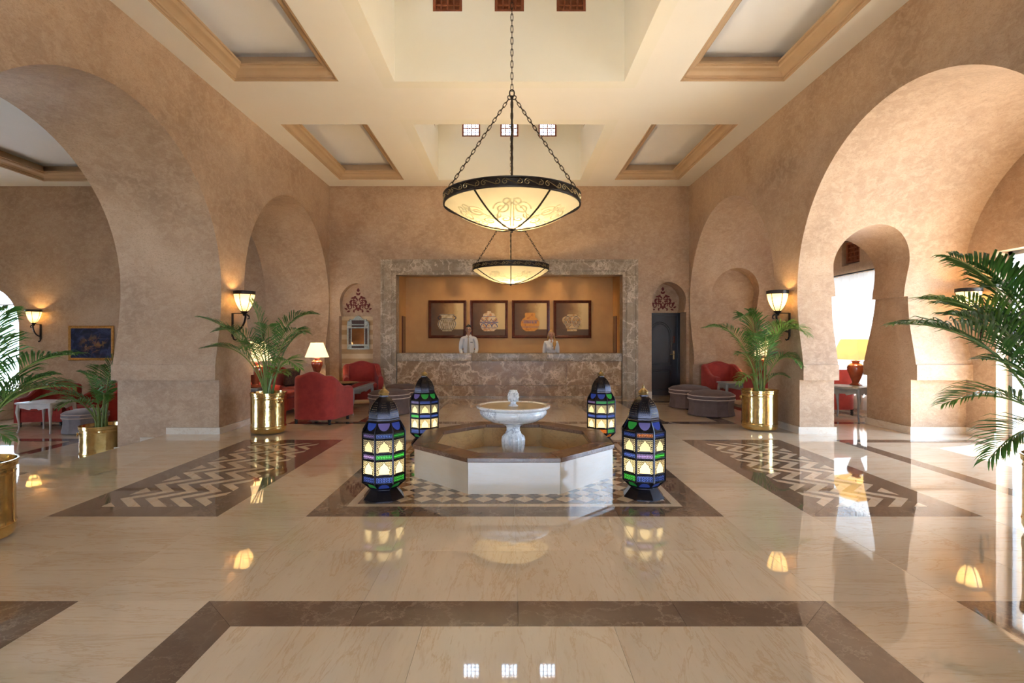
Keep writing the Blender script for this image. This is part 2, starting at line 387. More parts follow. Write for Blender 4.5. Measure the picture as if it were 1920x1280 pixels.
# wall towards the reception
def niche(c, hw, neck, wide, zn, zw, za, n=28):
    r = [(c+hw, -.2), (c+hw, zn), (c+neck, zn), (c+(neck+wide)/2+.008, (zn+zw)/2-.03), (c+wide, zw-.02)]
    top = [(c+wide*math.cos(a), zw+(za-zw)*math.sin(a)*(1-.05*(1-abs(math.cos(a)))*0+.0)) for a in [PI*i/n for i in range(n+1)]]
    top = [(x, zw+(z-zw)*(.93+.07*max(0, 1-abs(x-c)/wide)**1.5)) for x, z in top]
    return r+top+[(2*c-x, z) for x, z in r[::-1]]
cut = [MB().box(-2.83, 2.83, 12.0, 14, -.2, 3.08),
       MB().prism(niche(-3.806, .42, .365, .40, 2.02, 2.36, 2.84), 'y', 12.0, 13.10),
       MB().prism(niche(3.96, .43, .375, .425, 2.12, 2.42, 2.87), 'y', 12.0, 13.42)]
wb = struct(boolean(MB().box(-4.46, 4.46, 12.9, 13.6, -.1, H), cut, 'wall_back', 'plaster'))
DPL = [(-13.73, .21), (-13.73, 1.75)]+[(-12.95+.78*math.cos(a), 1.75+.98*math.sin(a)) for a in [PI-PI*q/24 for q in range(1, 24)]]+[(-12.17, 1.75), (-12.17, .21)]
struct(boolean(MB().box(-14.4, -6.02, 12.9, 13.2, -.7, H), [MB().prism(DPL, 'y', 12, 14)], 'wall_far_left', 'plaster'))
# unseen front wall; opening added behind the camera to let in fill light
struct(MB().box(-14.4, -1.6, YF-.3, YF, -.7, H).box(1.6, 7.42, YF-.3, YF, -.1, H).box(-1.6, 1.6, YF-.3, YF, 2.5, H).build('wall_front', 'plaster'))
# garden side of the left room: piers with open bays
wg = MB()
for y0, y1 in ((YF, 1.0), (4.5, 12.9)): wg.box(-14.4, -14.0, y0, y1, -.7, 2.35)
wg.box(-14.4, -14.0, YF, 12.9, 2.35, H)
struct(wg.build('wall_garden', 'plaster'))
# reception recess
rec = MB().box(-2.98, -2.797, 13.2, 14.2, 0, 3.3).box(2.797, 2.98, 13.2, 14.2, 0, 3.3).box(-2.98, 2.98, 14.06, 14.24, 0, 3.3)
struct(rec.build('wall_recess', 'ochre'))
struct(MB().box(-2.98, 2.98, 13.3, 14.24, 3.2, 3.32).build('ceiling_recess', 'ceiling'))
for i, s in enumerate((-1, 1)):
    d = struct(MB().box(s*2.785-.012, s*2.785+.012, 13.52, 13.9, 0, 2.05).build('door_%d' % (i+2), 'frame_wood'))
    MB().sphere((s*2.765, 13.58, 1.0), .022).build('door_knob', 'gold', d)

# ------------------------------------------------------------------ ceiling with wells and coffers
WELLS = [(4.43, 7.64), (9.17, 12.38), (-.31, 2.9)]
cut = []
for y0, y1 in WELLS:
    cut.append(MB().box(-1.89, 1.89, y0-.2, y1+.2, 5, 6))
    for s in (-1, 1):
        xs = sorted((s*2.505, s*4.04)); cut.append(MB().box(xs[0], xs[1], y0, y1, 5, 6))
ceil = struct(boolean(MB().box(-4.46, 4.46, YF, 12.9, H, 5.62), cut, 'ceiling', 'ceiling'))
for y0, y1 in WELLS:
    for s in (-1, 1):
        xs = sorted((s*2.505, s*4.04))
        MB().box(xs[0]-.02, xs[1]+.02, y0-.02, y1+.02, 5.60, 5.66).build('coffer_panel', 'panel', ceil)
PROF = [(0, .0), (.012, .012), (.03, .012), (.03, .035), (.05, .035), (.055, .06), (.085, .09), (.12, .105), (.155, .115), (.175, .135), (.175, .155), (.20, .155), (.20, .185), (.06, .20), (.012, .20), (.012, .355), (.0, .355)]
def coffer_trim(x0, x1, y0, y1, z, idx, mat='mould', prof=PROF):
    m = MB(); n = len(prof); vs = []
    for (ix, iy, cx, cy) in ((1, 1, x0, y0), (-1, 1, x1, y0), (-1, -1, x1, y1), (1, -1, x0, y1)):
        vs += [(cx+ix*a, cy+iy*a, z+b) for a, b in prof]
    fs = []
    for c in range(4):
        d = (c+1) % 4
        for i in range(n): fs.append((c*n+i, d*n+i, d*n+(i+1) % n, c*n+(i+1) % n))
    m.add(vs, fs)
    return struct(m.build('trim_%d' % idx, mat, None, True, 25))
ti = 1
for y0, y1 in WELLS:
    for s in (-1, 1):
        xs = sorted((s*2.505, s*4.04)); coffer_trim(xs[0]+.001, xs[1]-.001, y0+.001, y1-.001, H+.002, ti); ti += 1
ZT = 7.7
wi = 1
LAT = MB()          # turned lattice, shared by all shutters (0.43 square, facing -y)
for k in (-1, 0, 1):
    for ax in (0, 1):
        p = [(-.19+.38*i/24, k*.095) for i in range(25)]
        r = [.0105+.006*(abs(math.sin(i/24*4*PI))**3) for i in range(25)]
        LAT.tube([(a, 0, b) if ax == 0 else (b, 0, a) for a, b in p], r, 6)
lat_me = LAT.mesh('lattice', 'red_wood')
fr_mb = MB()
for a, b, c, d in ((-.215, .215, .175, .215), (-.215, .215, -.215, -.175), (-.215, -.175, -.175, .175), (.175, .215, -.175, .175)):
    fr_mb.box(a, b, -.03, .05, c, d)
shf_me = fr_mb.mesh('shutter_frame', 'red_wood', False)
shb_me = MB().box(-.18, .18, .055, .075, -.18, .18).mesh('shutter_board', 'red_wood', False)
def shutter(loc, rz, closed, idx, sx=1.0):
    o = bpy.data.objects.new('window_%d' % idx, shf_me); COL.objects.link(o); struct(o)
    o.location = loc; o.rotation_euler = (0, 0, rz); o.scale = (sx, 1, 1)
    obj('lattice', lat_me, o)
    if closed: obj('shutter_board', shb_me, o)
    return o
for wn, (y0, y1) in enumerate(WELLS):
    yc = (y0+y1)/2
    def holes(axis):
        cs = []
        for k in (-.91, 0, .91):
            if axis == 'y': cs += [MB().box(k-.216, k+.216, y0-.5, y1+.5, 6.27, 6.702)]
            else: cs += [MB().box(-2.5, 2.5, yc+k-.216, yc+k+.216, 6.27, 6.702)]
        return cs
    outer = MB().box(-1.89, 1.89, y0-.2, y1+.2, H, ZT+.15)
    inner = MB().box(-1.69, 1.69, y0, y1, 5.0, ZT)
    w = struct(boolean(outer, [inner]+holes('y')+holes('x'), 'wall_well_%d' % (wn+1), 'well'))
    # reveal of the well through the ceiling slab
    for k in (-.91, 0, .91):
        shutter((k, y1+.05, 6.486), 0, wn == 0, wi); wi += 1
        shutter((k, y0-.05, 6.486), PI, False, wi); wi += 1
        for s in (-1, 1):
            shutter((s*1.74, yc+k, 6.486), -s*PI/2, s > 0, wi); wi += 1  # right-side boards added to keep sun patches off the lobby floor
# left room ceiling with one moulded coffer
cut = [MB().box(-11.2, -7.2, 3.0, 12.5, 5, 5.8)]
cl = struct(boolean(MB().box(-14.4, -6.02, YF, 12.9, H, 5.62), cut, 'ceiling_left', 'ceiling'))
MB().box(-11.22, -7.18, 2.98, 12.52, 5.60, 5.66).build('coffer_panel', 'panel', cl)
coffer_trim(-11.199, -7.201, 3.001, 12.499, H+.002, ti); ti += 1

# ------------------------------------------------------------------ floor: slabs, strips and inlays
floor = struct(MB().box(-5.25, 7.4, YF, 14.2, -.5, -.02).build('floor', 'joint'))
def clip(poly, a, b, c):
    """keep a*x+b*y<=c"""
    out = []
    for i in range(len(poly)):
        p, q = poly[i], poly[(i+1) % len(poly)]
        dp = a*p[0]+b*p[1]-c; dq = a*q[0]+b*q[1]-c
        if dp <= 1e-9: out.append(p)
        if (dp < -1e-9 and dq > 1e-9) or (dp > 1e-9 and dq < -1e-9):
            t = dp/(dp-dq); out.append((p[0]+(q[0]-p[0])*t, p[1]+(q[1]-p[1])*t))
    return out
def clip_rect(poly, x0, x1, y0, y1):
    for a, b, c in ((-1, 0, -x0), (1, 0, x1), (0, -1, -y0), (0, 1, y1)):
        if len(poly) < 3: return []
        poly = clip(poly, a, b, c)
    return poly
def area(p): return abs(sum(p[i][0]*p[(i+1) % len(p)][1]-p[(i+1) % len(p)][0]*p[i][1] for i in range(len(p))))/2
def slab(poly, mat, name='floor_slab', gap=.0007, z=0.0, parent=None, th=.02):
    if len(poly) < 3 or area(poly) < 4e-4: return None
    cx = sum(p[0] for p in poly)/len(poly); cy = sum(p[1] for p in poly)/len(poly)
    q = []
    for x, y in poly:
        d = math.hypot(x-cx, y-cy) or 1; k = max(0, 1-gap/d*1.2); q.append((cx+(x-cx)*k, cy+(y-cy)*k))
    return MB().prism([(x-cx, y-cy) for x, y in q], 'z', z-th, z).build(name, mat, parent or floor, False, loc=(cx, cy, 0))
def rect(x0, x1, y0, y1): return [(x0, y0), (x1, y0), (x1, y1), (x0, y1)]
XC = .045
PX0, PX1 = 2.455, 3.865                          # zigzag panels, measured from the pattern axis
ROWS = [(-.34, 2.91), (4.29, 7.54), (8.92, 12.17)]
RX = 1.725                                        # centre squares, half width
xs = [-5.26, -4.46, XC-PX1, XC-3.16, XC-PX0, XC-RX, XC-.86, XC, XC+.86, XC+RX, XC+PX0, XC+3.16, XC+PX1, 4.70, 5.37, 6.05, 6.72, 7.4]
ys = [YF, -3.1, -2.2, -1.2, -.34, .5, 1.3, 2.1, 2.91, 3.6, 4.29, 5.1, 5.92, 6.73, 7.54, 8.23, 8.92, 9.73, 10.55, 11.36, 12.17, 12.9, 14.2]
def in_rows(y): return any(a-.01 <= y <= b+.01 for a, b in ROWS)
for i in range(len(xs)-1):
    for j in range(len(ys)-1):
        xm = (xs[i]+xs[i+1])/2; ym = (ys[j]+ys[j+1])/2; r = abs(xm-XC)
        if in_rows(ym) and (r < RX or PX0 < r < PX1): continue
        if in_rows(ym) and 4.70 < xm < 6.72: continue
        slab(rect(xs[i], xs[i+1], ys[j], ys[j+1]), 'cream_x' if abs(xm) > 1.8 and not 2.91 < ym < 4.29 else ('cream' if r < RX else 'cream_x'))
def border(x0, x1, y0, y1, w, mat='dark', cuts=4):
    """mitred strip border, each side in slabs"""
    for side in range(4):
        for k in range(cuts):
            t0, t1 = k/cuts, (k+1)/cuts
            if side == 0: p = [(x0, y0), (x1, y0), (x1-w, y0+w), (x0+w, y0+w)]; box_ = (x0+(x1-x0)*t0, x0+(x1-x0)*t1, y0, y1)
            elif side == 1: p = [(x0+w, y1-w), (x1-w, y1-w), (x1, y1), (x0, y1)]; box_ = (x0+(x1-x0)*t0, x0+(x1-x0)*t1, y0, y1)
            elif side == 2: p = [(x0, y0), (x0+w, y0+w), (x0+w, y1-w), (x0, y1)]; box_ = (x0, x1, y0+(y1-y0)*t0, y0+(y1-y0)*t1)
            else: p = [(x1-w, y0+w), (x1, y0), (x1, y1), (x1-w, y1-w)]; box_ = (x0, x1, y0+(y1-y0)*t0, y0+(y1-y0)*t1)
            slab(clip_rect(p, *box_), mat, 'border_strip')
# centre squares
for n, (y0, y1) in enumerate(ROWS):
    x0, x1 = XC-RX, XC+RX
    border(x0, x1, y0, y1, .255)
    if n != 1:
        a0, a1, b0, b1 = x0+.255, x1-.255, y0+.255, y1-.255
        for i in range(3):
            for j in range(3): slab(rect(a0+(a1-a0)*i/3, a0+(a1-a0)*(i+1)/3, b0+(b1-b0)*j/3, b0+(b1-b0)*(j+1)/3), 'cream')
    else:
        border(x0+.255, x1-.255, y0+.255, y1-.255, .075, 'cream', 2)
        border(x0+.33, x1-.33, y0+.33, y1-.33, .035, 'dark', 2)
        a0, a1, b0, b1 = x0+.365, x1-.365, y0+.365, y1-.365
        cx, cy = XC, 5.96; h = .0925; ap = 1.03
        for i in range(-16, 17):
            for j in range(-16, 17):
                if (i+j) % 2: continue
                px, py = cx+i*h, cy+j*h
                dx, dy = abs(px-cx), abs(py-cy)
                if dx+h < ap*.98 and dy+h < ap*.98 and (dx+dy+h) < ap*1.414*.98: continue
                p = clip_rect([(px-h, py), (px, py-h), (px+h, py), (px, py+h)], a0, a1, b0, b1)
                slab(p, 'dark' if (j % 2 == 0) else 'cream', 'inlay_tile', .0008)
        # plain stone below the basin
        slab(rect(cx-.8, cx+.8, cy-.8, cy+.8), 'cream', z=-.0195, th=.0004)
# zigzag panels
def zigzag(x0, x1, y0, y1, sgn, plain=False):
    w = .25
    border(x0, x1, y0, y1, w, 'dark', 3)
    a0, a1, b0, b1 = x0+w, x1-w, y0+w, y1-w
    if plain:
        for j in range(4): slab(rect(a0, a1, b0+(b1-b0)*j/4, b0+(b1-b0)*(j+1)/4), 'cream_x')
        return
    leg = (b1-b0)/12; amp = leg*1.05; per = .2275; k0 = -4
    for row in range(12):
        ya, yb = b0+row*leg, b0+(row+1)*leg
        up = row % 2 == 0
        for k in range(k0, 9):
            for half, mt in ((0, 'cream'), (1, 'dark')):
                xb = a0+k*per+half*per/2
                xa0 = xb+(amp if up else 0); xa1 = xb+(0 if up else amp)
                p = [(xa0, ya), (xa0+per/2, ya), (xa1+per/2, yb), (xa1, yb)]
                if sgn < 0: p = [(a0+a1-x, y) for x, y in p]
                p = clip_rect(p, a0, a1, b0, b1)
                slab(p, mt, 'zigzag_piece', .0006)
for n, (y0, y1) in enumerate(ROWS):
    zigzag(XC-PX1, XC-PX0, y0, y1, 1, n == 2); zigzag(XC+PX0, XC+PX1, y0, y1, -1, n == 2)
    border(4.70, 6.72, y0, y1, .2, 'dark', 2)
    for i in range(2):
        for j in range(3):
            slab(rect(4.9+.81*i, 4.9+.81*(i+1), y0+.2+(y1-y0-.4)*j/3, y0+.2+(y1-y0-.4)*(j+1)/3), 'cream_x')
# lower floor on the left and the steps down to it
lowf = struct(MB().box(-14.4, -5.3, YF, 12.9, -.9, -.47).build('floor_left', 'joint'))
lx = [-14.4, -13.2, -12.0, -10.8, -10.55, -9.4, -8.2, -7.95, -6.8, -6.0]
ly = [YF, -2, 0, 2, 4, 6, 7.2, 7.45, 8.6, 9.7, 9.95, 11.2, 12.9]
for i in range(len(lx)-1):
    for j in range(len(ly)-1):
        dk = (lx[i+1]-lx[i] < .3) or (ly[j+1]-ly[j] < .3)
        slab(rect(lx[i], lx[i+1], ly[j], ly[j+1]), 'dark' if dk else 'cream_x', 'floor_slab', z=-.45, parent=lowf)
for i, (xa, xb, z) in enumerate(((-5.66, -5.262, -.15), (-6.06, -5.66, -.30))):
    MB().box(xa, xb, YF, 12.9, -.47, z).build('step', 'skirt', lowf)
struct(MB().box(-40, -14.4, -20, 30, -.8, -.5).box(7.42, 40, -20, 30, -.3, -.03).box(-14.4, 7.42, -30, YF-.3, -.3, -.03).build('ground_outside', 'outside'))
# skirtings
bb = MB()
for yj in (7.99, 3.14):
    bb.box(-5.26, -4.461, yj-.025, yj, 0, .10).box(-5.66, -5.26, yj-.025, yj, -.15, -.05).box(-6.06, -5.66, yj-.025, yj, -.3, -.2)
bb.box(-4.46, -4.435, 7.965, 8.995, 0, .10).box(-5.26, -4.461, 8.97, 8.995, 0, .1).box(-4.46, -4.435, 12.63, 12.9, 0, .1).box(-5.26, -4.461, 12.605, 12.63, 0, .1)
struct(bb.build('baseboard_left', 'skirt', None, False))
bb = MB()
bb.box(4.461, 4.989, 7.965, 7.99, 0, .11).box(4.435, 4.46, 7.965, 8.995, 0, .11).box(4.99, 5.015, 7.965, 8.995, 0, .11)
bb.box(6.171, 7.02, 7.965, 7.99, 0, .11).box(6.17-.025, 6.17, 7.965, 8.995, 0, .11).box(6.995, 7.02, 7.5, 7.965, 0, .11)
bb.box(4.461, 4.99, 12.605, 12.63, 0, .11).box(4.435, 4.46, 12.605, 12.9, 0, .11).box(6.17, 7.02, 12.605, 12.63, 0, .11)
bb.box(6.995, 7.02, 8.995, 12.6, 0, .11)
struct(bb.build('baseboard_right', 'skirt', None, False))
bb = MB()
for a, b in ((-4.435, -4.226), (-3.386, -3.2), (3.2, 3.53), (4.39, 4.435)): bb.box(a, b, 12.875, 12.9, 0, .15)
struct(bb.build('baseboard_back', 'skirt', None, False))
# impost bands on the arch jambs
for s_, par, segs in ((-1, wl, [(-6.03, -4.452)]), (1, wr, [(4.452, 4.99), (6.17, 7.02)])):
    for yj in (7.89, 4.01, 9.045, 12.555):
        d = -1 if yj in (7.89, 12.555) else 1
        for a, b in segs: MB().box(a, b, min(yj, yj+d*.022), max(yj, yj+d*.022), .834, 1.07).build('impost_band', 'plaster', par, False)
# ------------------------------------------------------------------ reception: marble surround and counter
FP = [(0, 0), (.0, .085), (.05, .085), (.058, .068), (.085, .068), (.093, .078), (.27, .078), (.278, .062), (.30, .062), (.306, .05), (.375, .05), (.375, -.3), (.36, -.3), (.36, 0)]
surround = thing('marble_surround', 'moulded pale brown marble surround framing the reception opening', 'door frame', (0, 12.9, 0))
def surround_piece(side, t0, t1, mitre=None):
    m = MB(); vs = []
    for t in (t0, t1):
        for a, b in FP:
            off = a
            if side == 'top':
                xx = t
                if mitre and t == mitre[0]: xx = t+mitre[1]*off
                vs.append((xx, -b, 3.415-off))
            else:
                s = -1 if side == 'left' else 1
                zz = t
                if mitre and t == mitre[0]: zz = t-off
                vs.append((s*(3.175-off), -b, zz))
    n = len(FP)
    fs = [tuple(range(n)), tuple(range(n, 2*n))[::-1]]+[(i, n+i, n+(i+1) % n, (i+1) % n) for i in range(n)]
    m.add(vs, fs); bm = bmesh.new(); me = m.mesh('surround_slab', 'frame_marble', False); bm.from_mesh(me)
    bmesh.ops.recalc_face_normals(bm, faces=bm.faces); bm.to_mesh(me); bm.free(); fin(me, True, 20)
    return obj('surround_slab', me, surround)
for s in ('left', 'right'):
    surround_piece(s, 0, 1.2); surround_piece(s, 1.202, 2.35); surround_piece(s, 2.352, 3.415, (3.415, 1))
cuts_t = [-3.175, -1.62, -.05, 1.5, 3.175]
for i in range(4):
    mt = (-3.175, 1) if i == 0 else ((3.175, -1) if i == 3 else None)
    surround_piece('top', cuts_t[i]+(.001 if i else 0), cuts_t[i+1]-(.001 if i < 3 else 0), mt)
counter = thing('reception_counter', 'brown veined marble reception counter below the framed vase paintings', 'counter', (0, 12.9, 0))
MB().box(-2.79, 2.79, .08, .40, .02, .9).build('counter_body', 'counter', counter, False)
cx_ = [-2.79, -1.42, .0, 1.42, 2.79]
for i in range(4):
    for z0, z1 in ((.0, .30), (.302, .905)):
        MB().box(cx_[i]+.001, cx_[i+1]-.001, .03, .08, z0, z1-.002).build('marble_panel', 'counter', counter, False)
for i in range(3):
    a = -2.79+5.58*i/3
    MB().rbox(a+.001, a+5.58/3-.001, -.02, .40, .905, 1.10, .012).build('ledge_slab', 'frame_marble', counter)
MB().box(-2.79, 2.79, .0, .08, .0, .035).build('plinth', 'frame_marble', counter, False)
# pictures of jars
def canvas_mat(i):
    m, nt, b = nodes_of('painted_canvas_%d' % i)
    tc = N(nt, 'ShaderNodeTexCoord'); sp = N(nt, 'ShaderNodeSeparateXYZ'); nt.links.new(tc.outputs['Generated'], sp.inputs[0])
    nz = noise(nt, coord(nt, (1, 1, 1), True, 'object'), 3.2, 6, .65, .4)
    ad = N(nt, 'ShaderNodeMath', operation='MULTIPLY_ADD'); nt.links.new(nz.outputs[0], ad.inputs[0]); ad.inputs[1].default_value = .42
    nt.links.new(sp.outputs[0], ad.inputs[2])
    col = ramp(nt, ad.outputs[0], [(.2, (.09, .038, .013)), (.6, (.22, .10, .03)), (.85, (.46, .26, .085)), (1.0, (.72, .50, .22))])
    tb = ramp(nt, sp.outputs[2], [(.185, (1, 1, 1)), (.195, (0, 0, 0))])
    col = mix(nt, tb, col, (.13, .06, .018))
    nt.links.new(col, b.inputs['Base Color']); b.inputs['Roughness'].default_value = .55
    return m
def ceramic_paint(i):
    m, nt, b = nodes_of('painted_jar_%d' % i)
    v = coord(nt, (1, 1, 1), False, 'object')
    pal = {0: [(.0, (.62, .48, .28)), (.45, (.70, .56, .34)), (.6, (.50, .34, .16))], 1: [(0, (.66, .42, .12)), (.45, (.74, .58, .34)), (.6, (.60, .26, .10))],
           2: [(0, (.60, .20, .02)), (.5, (.72, .30, .03)), (.7, (.50, .13, .01))], 3: [(0, (.62, .30, .06)), (.5, (.72, .50, .24)), (.65, (.58, .26, .05))]}[i]
    n = noise(nt, v, 14, 3)
    nt.links.new(ramp(nt, n.outputs[0], pal), b.inputs['Base Color']); b.inputs['Roughness'].default_value = .5
    return m
M['jar_line'] = simple('painted_dark_line', (.03, .032, .05), None, 9, .6)
M['jar_orange'] = simple('painted_orange', (.62, .26, .03), None, 9, .6)
M['jar_blue'] = simple('painted_blue', (.10, .11, .24), None, 9, .6)
M['jar_cream'] = simple('painted_cream', (.76, .64, .42), None, 9, .6)
JARS = [[(.13, .0), (.14, .03), (.20, .07), (.25, .16), (.255, .22), (.22, .30), (.16, .35), (.15, .42), (.19, .44), (.19, .47), (.0, .47)],
        [(.14, .0), (.16, .03), (.20, .06), (.25, .18), (.25, .28), (.20, .38), (.16, .42), (.15, .48), (.06, .51), (.05, .55), (.0, .55)],
        [(.12, .0), (.14, .02), (.20, .06), (.25, .16), (.25, .25), (.20, .34), (.14, .39), (.135, .50), (.0, .50)],
        [(.13, .0), (.14, .03), (.13, .06), (.18, .13), (.25, .25), (.265, .32), (.24, .38), (.14, .43), (.12, .46), (.0, .46)]]
PNAMES = ['square painting of a striped two-handled jar, first from the left above the counter',
          'square painting of a lidded jar with blue garland bands, second from the left',
          'square painting of a plain orange round jar, third from the left',
          'square painting of a wide-shouldered jar with concentric ovals, rightmost above the counter']
def ribbon(mb, pts, w, y=0.0):
    """flat painted line in the xz plane"""
    n = len(pts); vs = []
    for i in range(n):
        p = Vector(pts[i]); t = Vector(pts[min(i+1, n-1)])-Vector(pts[max(i-1, 0)])
        t = t.normalized() if t.length > 0 else Vector((1, 0)); q = Vector((-t.y, t.x))*w/2
        vs += [(p.x+q.x, y, p.y+q.y), (p.x-q.x, y, p.y-q.y)]
    mb.add(vs, [(2*i, 2*i+1, 2*i+3, 2*i+2) for i in range(n-1)])
    return mb
def jar_w(pr, z):
    for (r0, z0), (r1, z1) in zip(pr, pr[1:]):
        if z0 <= z <= z1 and z1 > z0: return r0+(r1-r0)*(z-z0)/(z1-z0)
    return 0
for i, px in enumerate((-1.672, -.548, .576, 1.70)):
    t = thing('jar_painting', PNAMES[i], 'painting', (px, 14.055, 1.475), 0, 'jar paintings behind the counter')
    m = MB(); pf = [(0, 0), (0, -.035), (.03, -.045), (.045, -.03), (.06, -.034), (.075, -.02), (.075, 0)]
    c4 = ((-.51, 0, 1, 1), (.51, 0, -1, 1), (.51, 1.02, -1, -1), (-.51, 1.02, 1, -1)); vs = []
    for x, z, sx, sz in c4: vs += [(x+sx*a, b, z+sz*a) for a, b in pf]
    n = len(pf); fs = []
    for c in range(4):
        d = (c+1) % 4
        for k in range(n): fs.append((c*n+(k+1) % n, d*n+(k+1) % n, d*n+k, c*n+k))
    m.add(vs, fs).build('picture_frame', 'frame_wood', t, True, 20)
    MB().box(-.44, .44, -.018, 0, .07, .95).build('canvas', canvas_mat(i), t, False)
    pr = []
    P_ = JARS[i]
    for q in range(len(P_)-1):
        a_, b_, c_, d_ = P_[max(q-1, 0)], P_[q], P_[q+1], P_[min(q+2, len(P_)-1)]
        for u in (0, .25, .5, .75):
            f = lambda w: .5*((2*b_[w])+(-a_[w]+c_[w])*u+(2*a_[w]-5*b_[w]+4*c_[w]-d_[w])*u*u+(-a_[w]+3*b_[w]-3*c_[w]+d_[w])*u**3)
            pr.append((max(.001, f(0)), max(f(1), pr[-1][1]+.0002 if pr else 0)))
    k = .98; z0 = .185; jx = (-.01, 0, -.015, -.01)[i]
    poly = [(jx+r*k, z0+z*k) for r, z in pr]+[(jx-r*k, z0+z*k) for r, z in pr[::-1] if r > 0]
    jar = MB().prism(poly, 'y', -.0196, -.018).build('painted_jar', ceramic_paint(i), t, False)
    ln = MB(); Y = -.0202
    if i == 0:
        for a in range(-4, 5):
            f = a/4.3
            ribbon(ln, [(jx+f*jar_w(pr, z)*k*.98, z0+z*k) for z in [.05+.25*q/10 for q in range(11)]], .014, Y)
        for z in (.035, .31, .345, .455): ribbon(ln, [(jx-jar_w(pr, z)*k, z0+z*k), (jx+jar_w(pr, z)*k, z0+z*k)], .012, Y)
        for s in (-1, 1): ribbon(ln, [(jx+s*(.17+.075*math.sin(PI*q/10)), z0+.30+.12*q/10) for q in range(11)], .02, Y)
    elif i == 1:
        for z in (.09, .235, .25, .40): ribbon(ln, [(jx-jar_w(pr, z)*k, z0+z*k), (jx+jar_w(pr, z)*k, z0+z*k)], .011, Y)
        for c in (-.15, .0, .15):
            ribbon(ln, [(jx+c+.075*math.cos(a), z0+.11+.10*abs(math.sin(a))) for a in [PI*q/14 for q in range(15)]], .02, Y)
            ribbon(ln, [(jx+c*.9+.07*math.cos(a), z0+.34-.07*math.sin(a)) for a in [PI*q/14 for q in range(15)]], .016, Y)
    elif i == 2:
        for z in (.10, .13, .30): ribbon(ln, [(jx-jar_w(pr, z)*k, z0+z*k), (jx+jar_w(pr, z)*k, z0+z*k)], .007, Y)
        for a in range(-5, 6): ribbon(ln, [(jx+a*.034, z0+.21), (jx+a*.034+.004, z0+.28)], .014 if a % 2 else .02, Y)
    else:
        for c in (-.115, .115):
            for r in (.03, .055, .08, .105):
                ribbon(ln, [(jx+c+r*math.cos(a)*.95, z0+.25+r*1.35*math.sin(a)) for a in [2*PI*q/24 for q in range(25)]], .011, Y)
        for z in (.07, .415): ribbon(ln, [(jx-jar_w(pr, z)*k, z0+z*k), (jx+jar_w(pr, z)*k, z0+z*k)], .012, Y)
    ln.build('painted_lines', ('jar_line', 'jar_blue', 'jar_blue', 'jar_line')[i], jar, False)
    if i in (1, 3):
        for c in (-.16, -.05, .05, .16): MB().prism([(jx+c+.022*math.cos(a), z0+.305+.022*math.sin(a)) for a in [PI/4*q for q in range(8)]], 'y', -.0203, -.0197).build('painted_dot', 'jar_orange', jar, False)
# recess spotlights above the paintings
for i, x in enumerate((-1.5, -.35, .75, 1.65)):
    t = thing('ceiling_spotlight', 'recessed spotlight over the %s jar painting behind the counter' % ('first', 'second', 'third', 'fourth')[i], 'spotlight', (x, 13.58, 3.2))
    MB().lathe([(.05, -.012), (.055, 0), (.04, 0), (.036, -.004)], 16).build('trim_ring', 'gold', t)
    MB().lathe([(.0, -.003), (.034, -.003)], 16).build('lens', 'bulb', t)
    L = point_light('spot_lamp', (0, 0, -.03), 44, (1, .74, .42), .05, t, 2.7); L.rotation_euler = (math.radians(14), 0, 0)
# ------------------------------------------------------------------ niches: stripes, stencils, mirror, door
for i in range(17):
    z0 = i*.12
    MB().box(-4.222, -3.39, 13.092, 13.1015, z0, min(z0+.12, 2.018)).build('painted_stripe', 'stripe1' if i % 2 == 0 else 'stripe2', wb, False)
def stencil():
    m = MB()
    def leaf(x, z, a, L, w):
        w *= 1.45
        pts = [(L*t, w*math.sin(PI*t)**.8*(1-.35*t)) for t in [i/7 for i in range(8)]]
        pl = pts+[(p, -q) for p, q in pts[-2:0:-1]]
        for s in (1, -1):
            m.prism([(s*(x+p*math.cos(a)-q*math.sin(a)), z+p*math.sin(a)+q*math.cos(a)) for p, q in pl], 'y', -.003, 0)
    def scroll(x, z, r0, a0, turns, w, sg=1):
        pts = []
        for i in range(19):
            t = i/18; r = r0*(1-.75*t); a = a0+sg*turns*2*PI*t
            pts.append((x+r*math.cos(a), z+r*math.sin(a)))
        for s in (1, -1): ribbon(m, [(s*p, q) for p, q in pts], w*1.3, -.002)
    leaf(0, .50, PI/2*.96, .10, .028); leaf(.0, .42, .95, .09, .02); leaf(.0, .02, PI/2, .10, .028)
    leaf(.05, .40, -.55, .10, .02); leaf(.10, .36, -.15, .09, .018); leaf(.15, .31, -.75, .10, .018)
    scroll(.06, .30, .06, .4, 1.0, .016); scroll(.14, .22, .075, 2.2, 1.1, .018, -1); scroll(.22, .12, .07, 1.2, 1.0, .018)
    scroll(.09, .13, .08, -1.2, 1.0, .018, -1); scroll(.05, .20, .05, 2.8, .8, .014)
    for x, z, a, L in ((.02, .30, 1.0, .09), (.03, .22, .3, .1), (.16, .28, -.9, .09), (.24, .20, -1.2, .1), (.27, .06, .5, .09), (.20, .03, -.3, .09),
                       (.12, .05, -1.9, .07), (.06, .06, 1.9, .1), (.18, .14, 1.7, .09), (.27, .14, 1.3, .09), (.13, .17, .2, .08), (.03, .12, .8, .08), (.10, .25, 1.3, .08)):
        leaf(x, z, a, L, .018)
    return m
sm = stencil().mesh('stencil', 'maroon', False)
o = tag(obj('stencil_ornament', sm, None, (-3.806, 13.098, 2.13)), 'maroon arabesque stencil in the arched niche above the mirror', 'wall ornament', 'arabesque stencils')
o = tag(obj('stencil_ornament', sm, None, (3.96, 13.417, 2.19)), 'maroon arabesque stencil in the arched niche above the black door', 'wall ornament', 'arabesque stencils')
mir = thing('wall_mirror', 'silver inlaid mirror with crested top hanging on the striped niche', 'mirror', (-3.80, 13.089, 1.19))
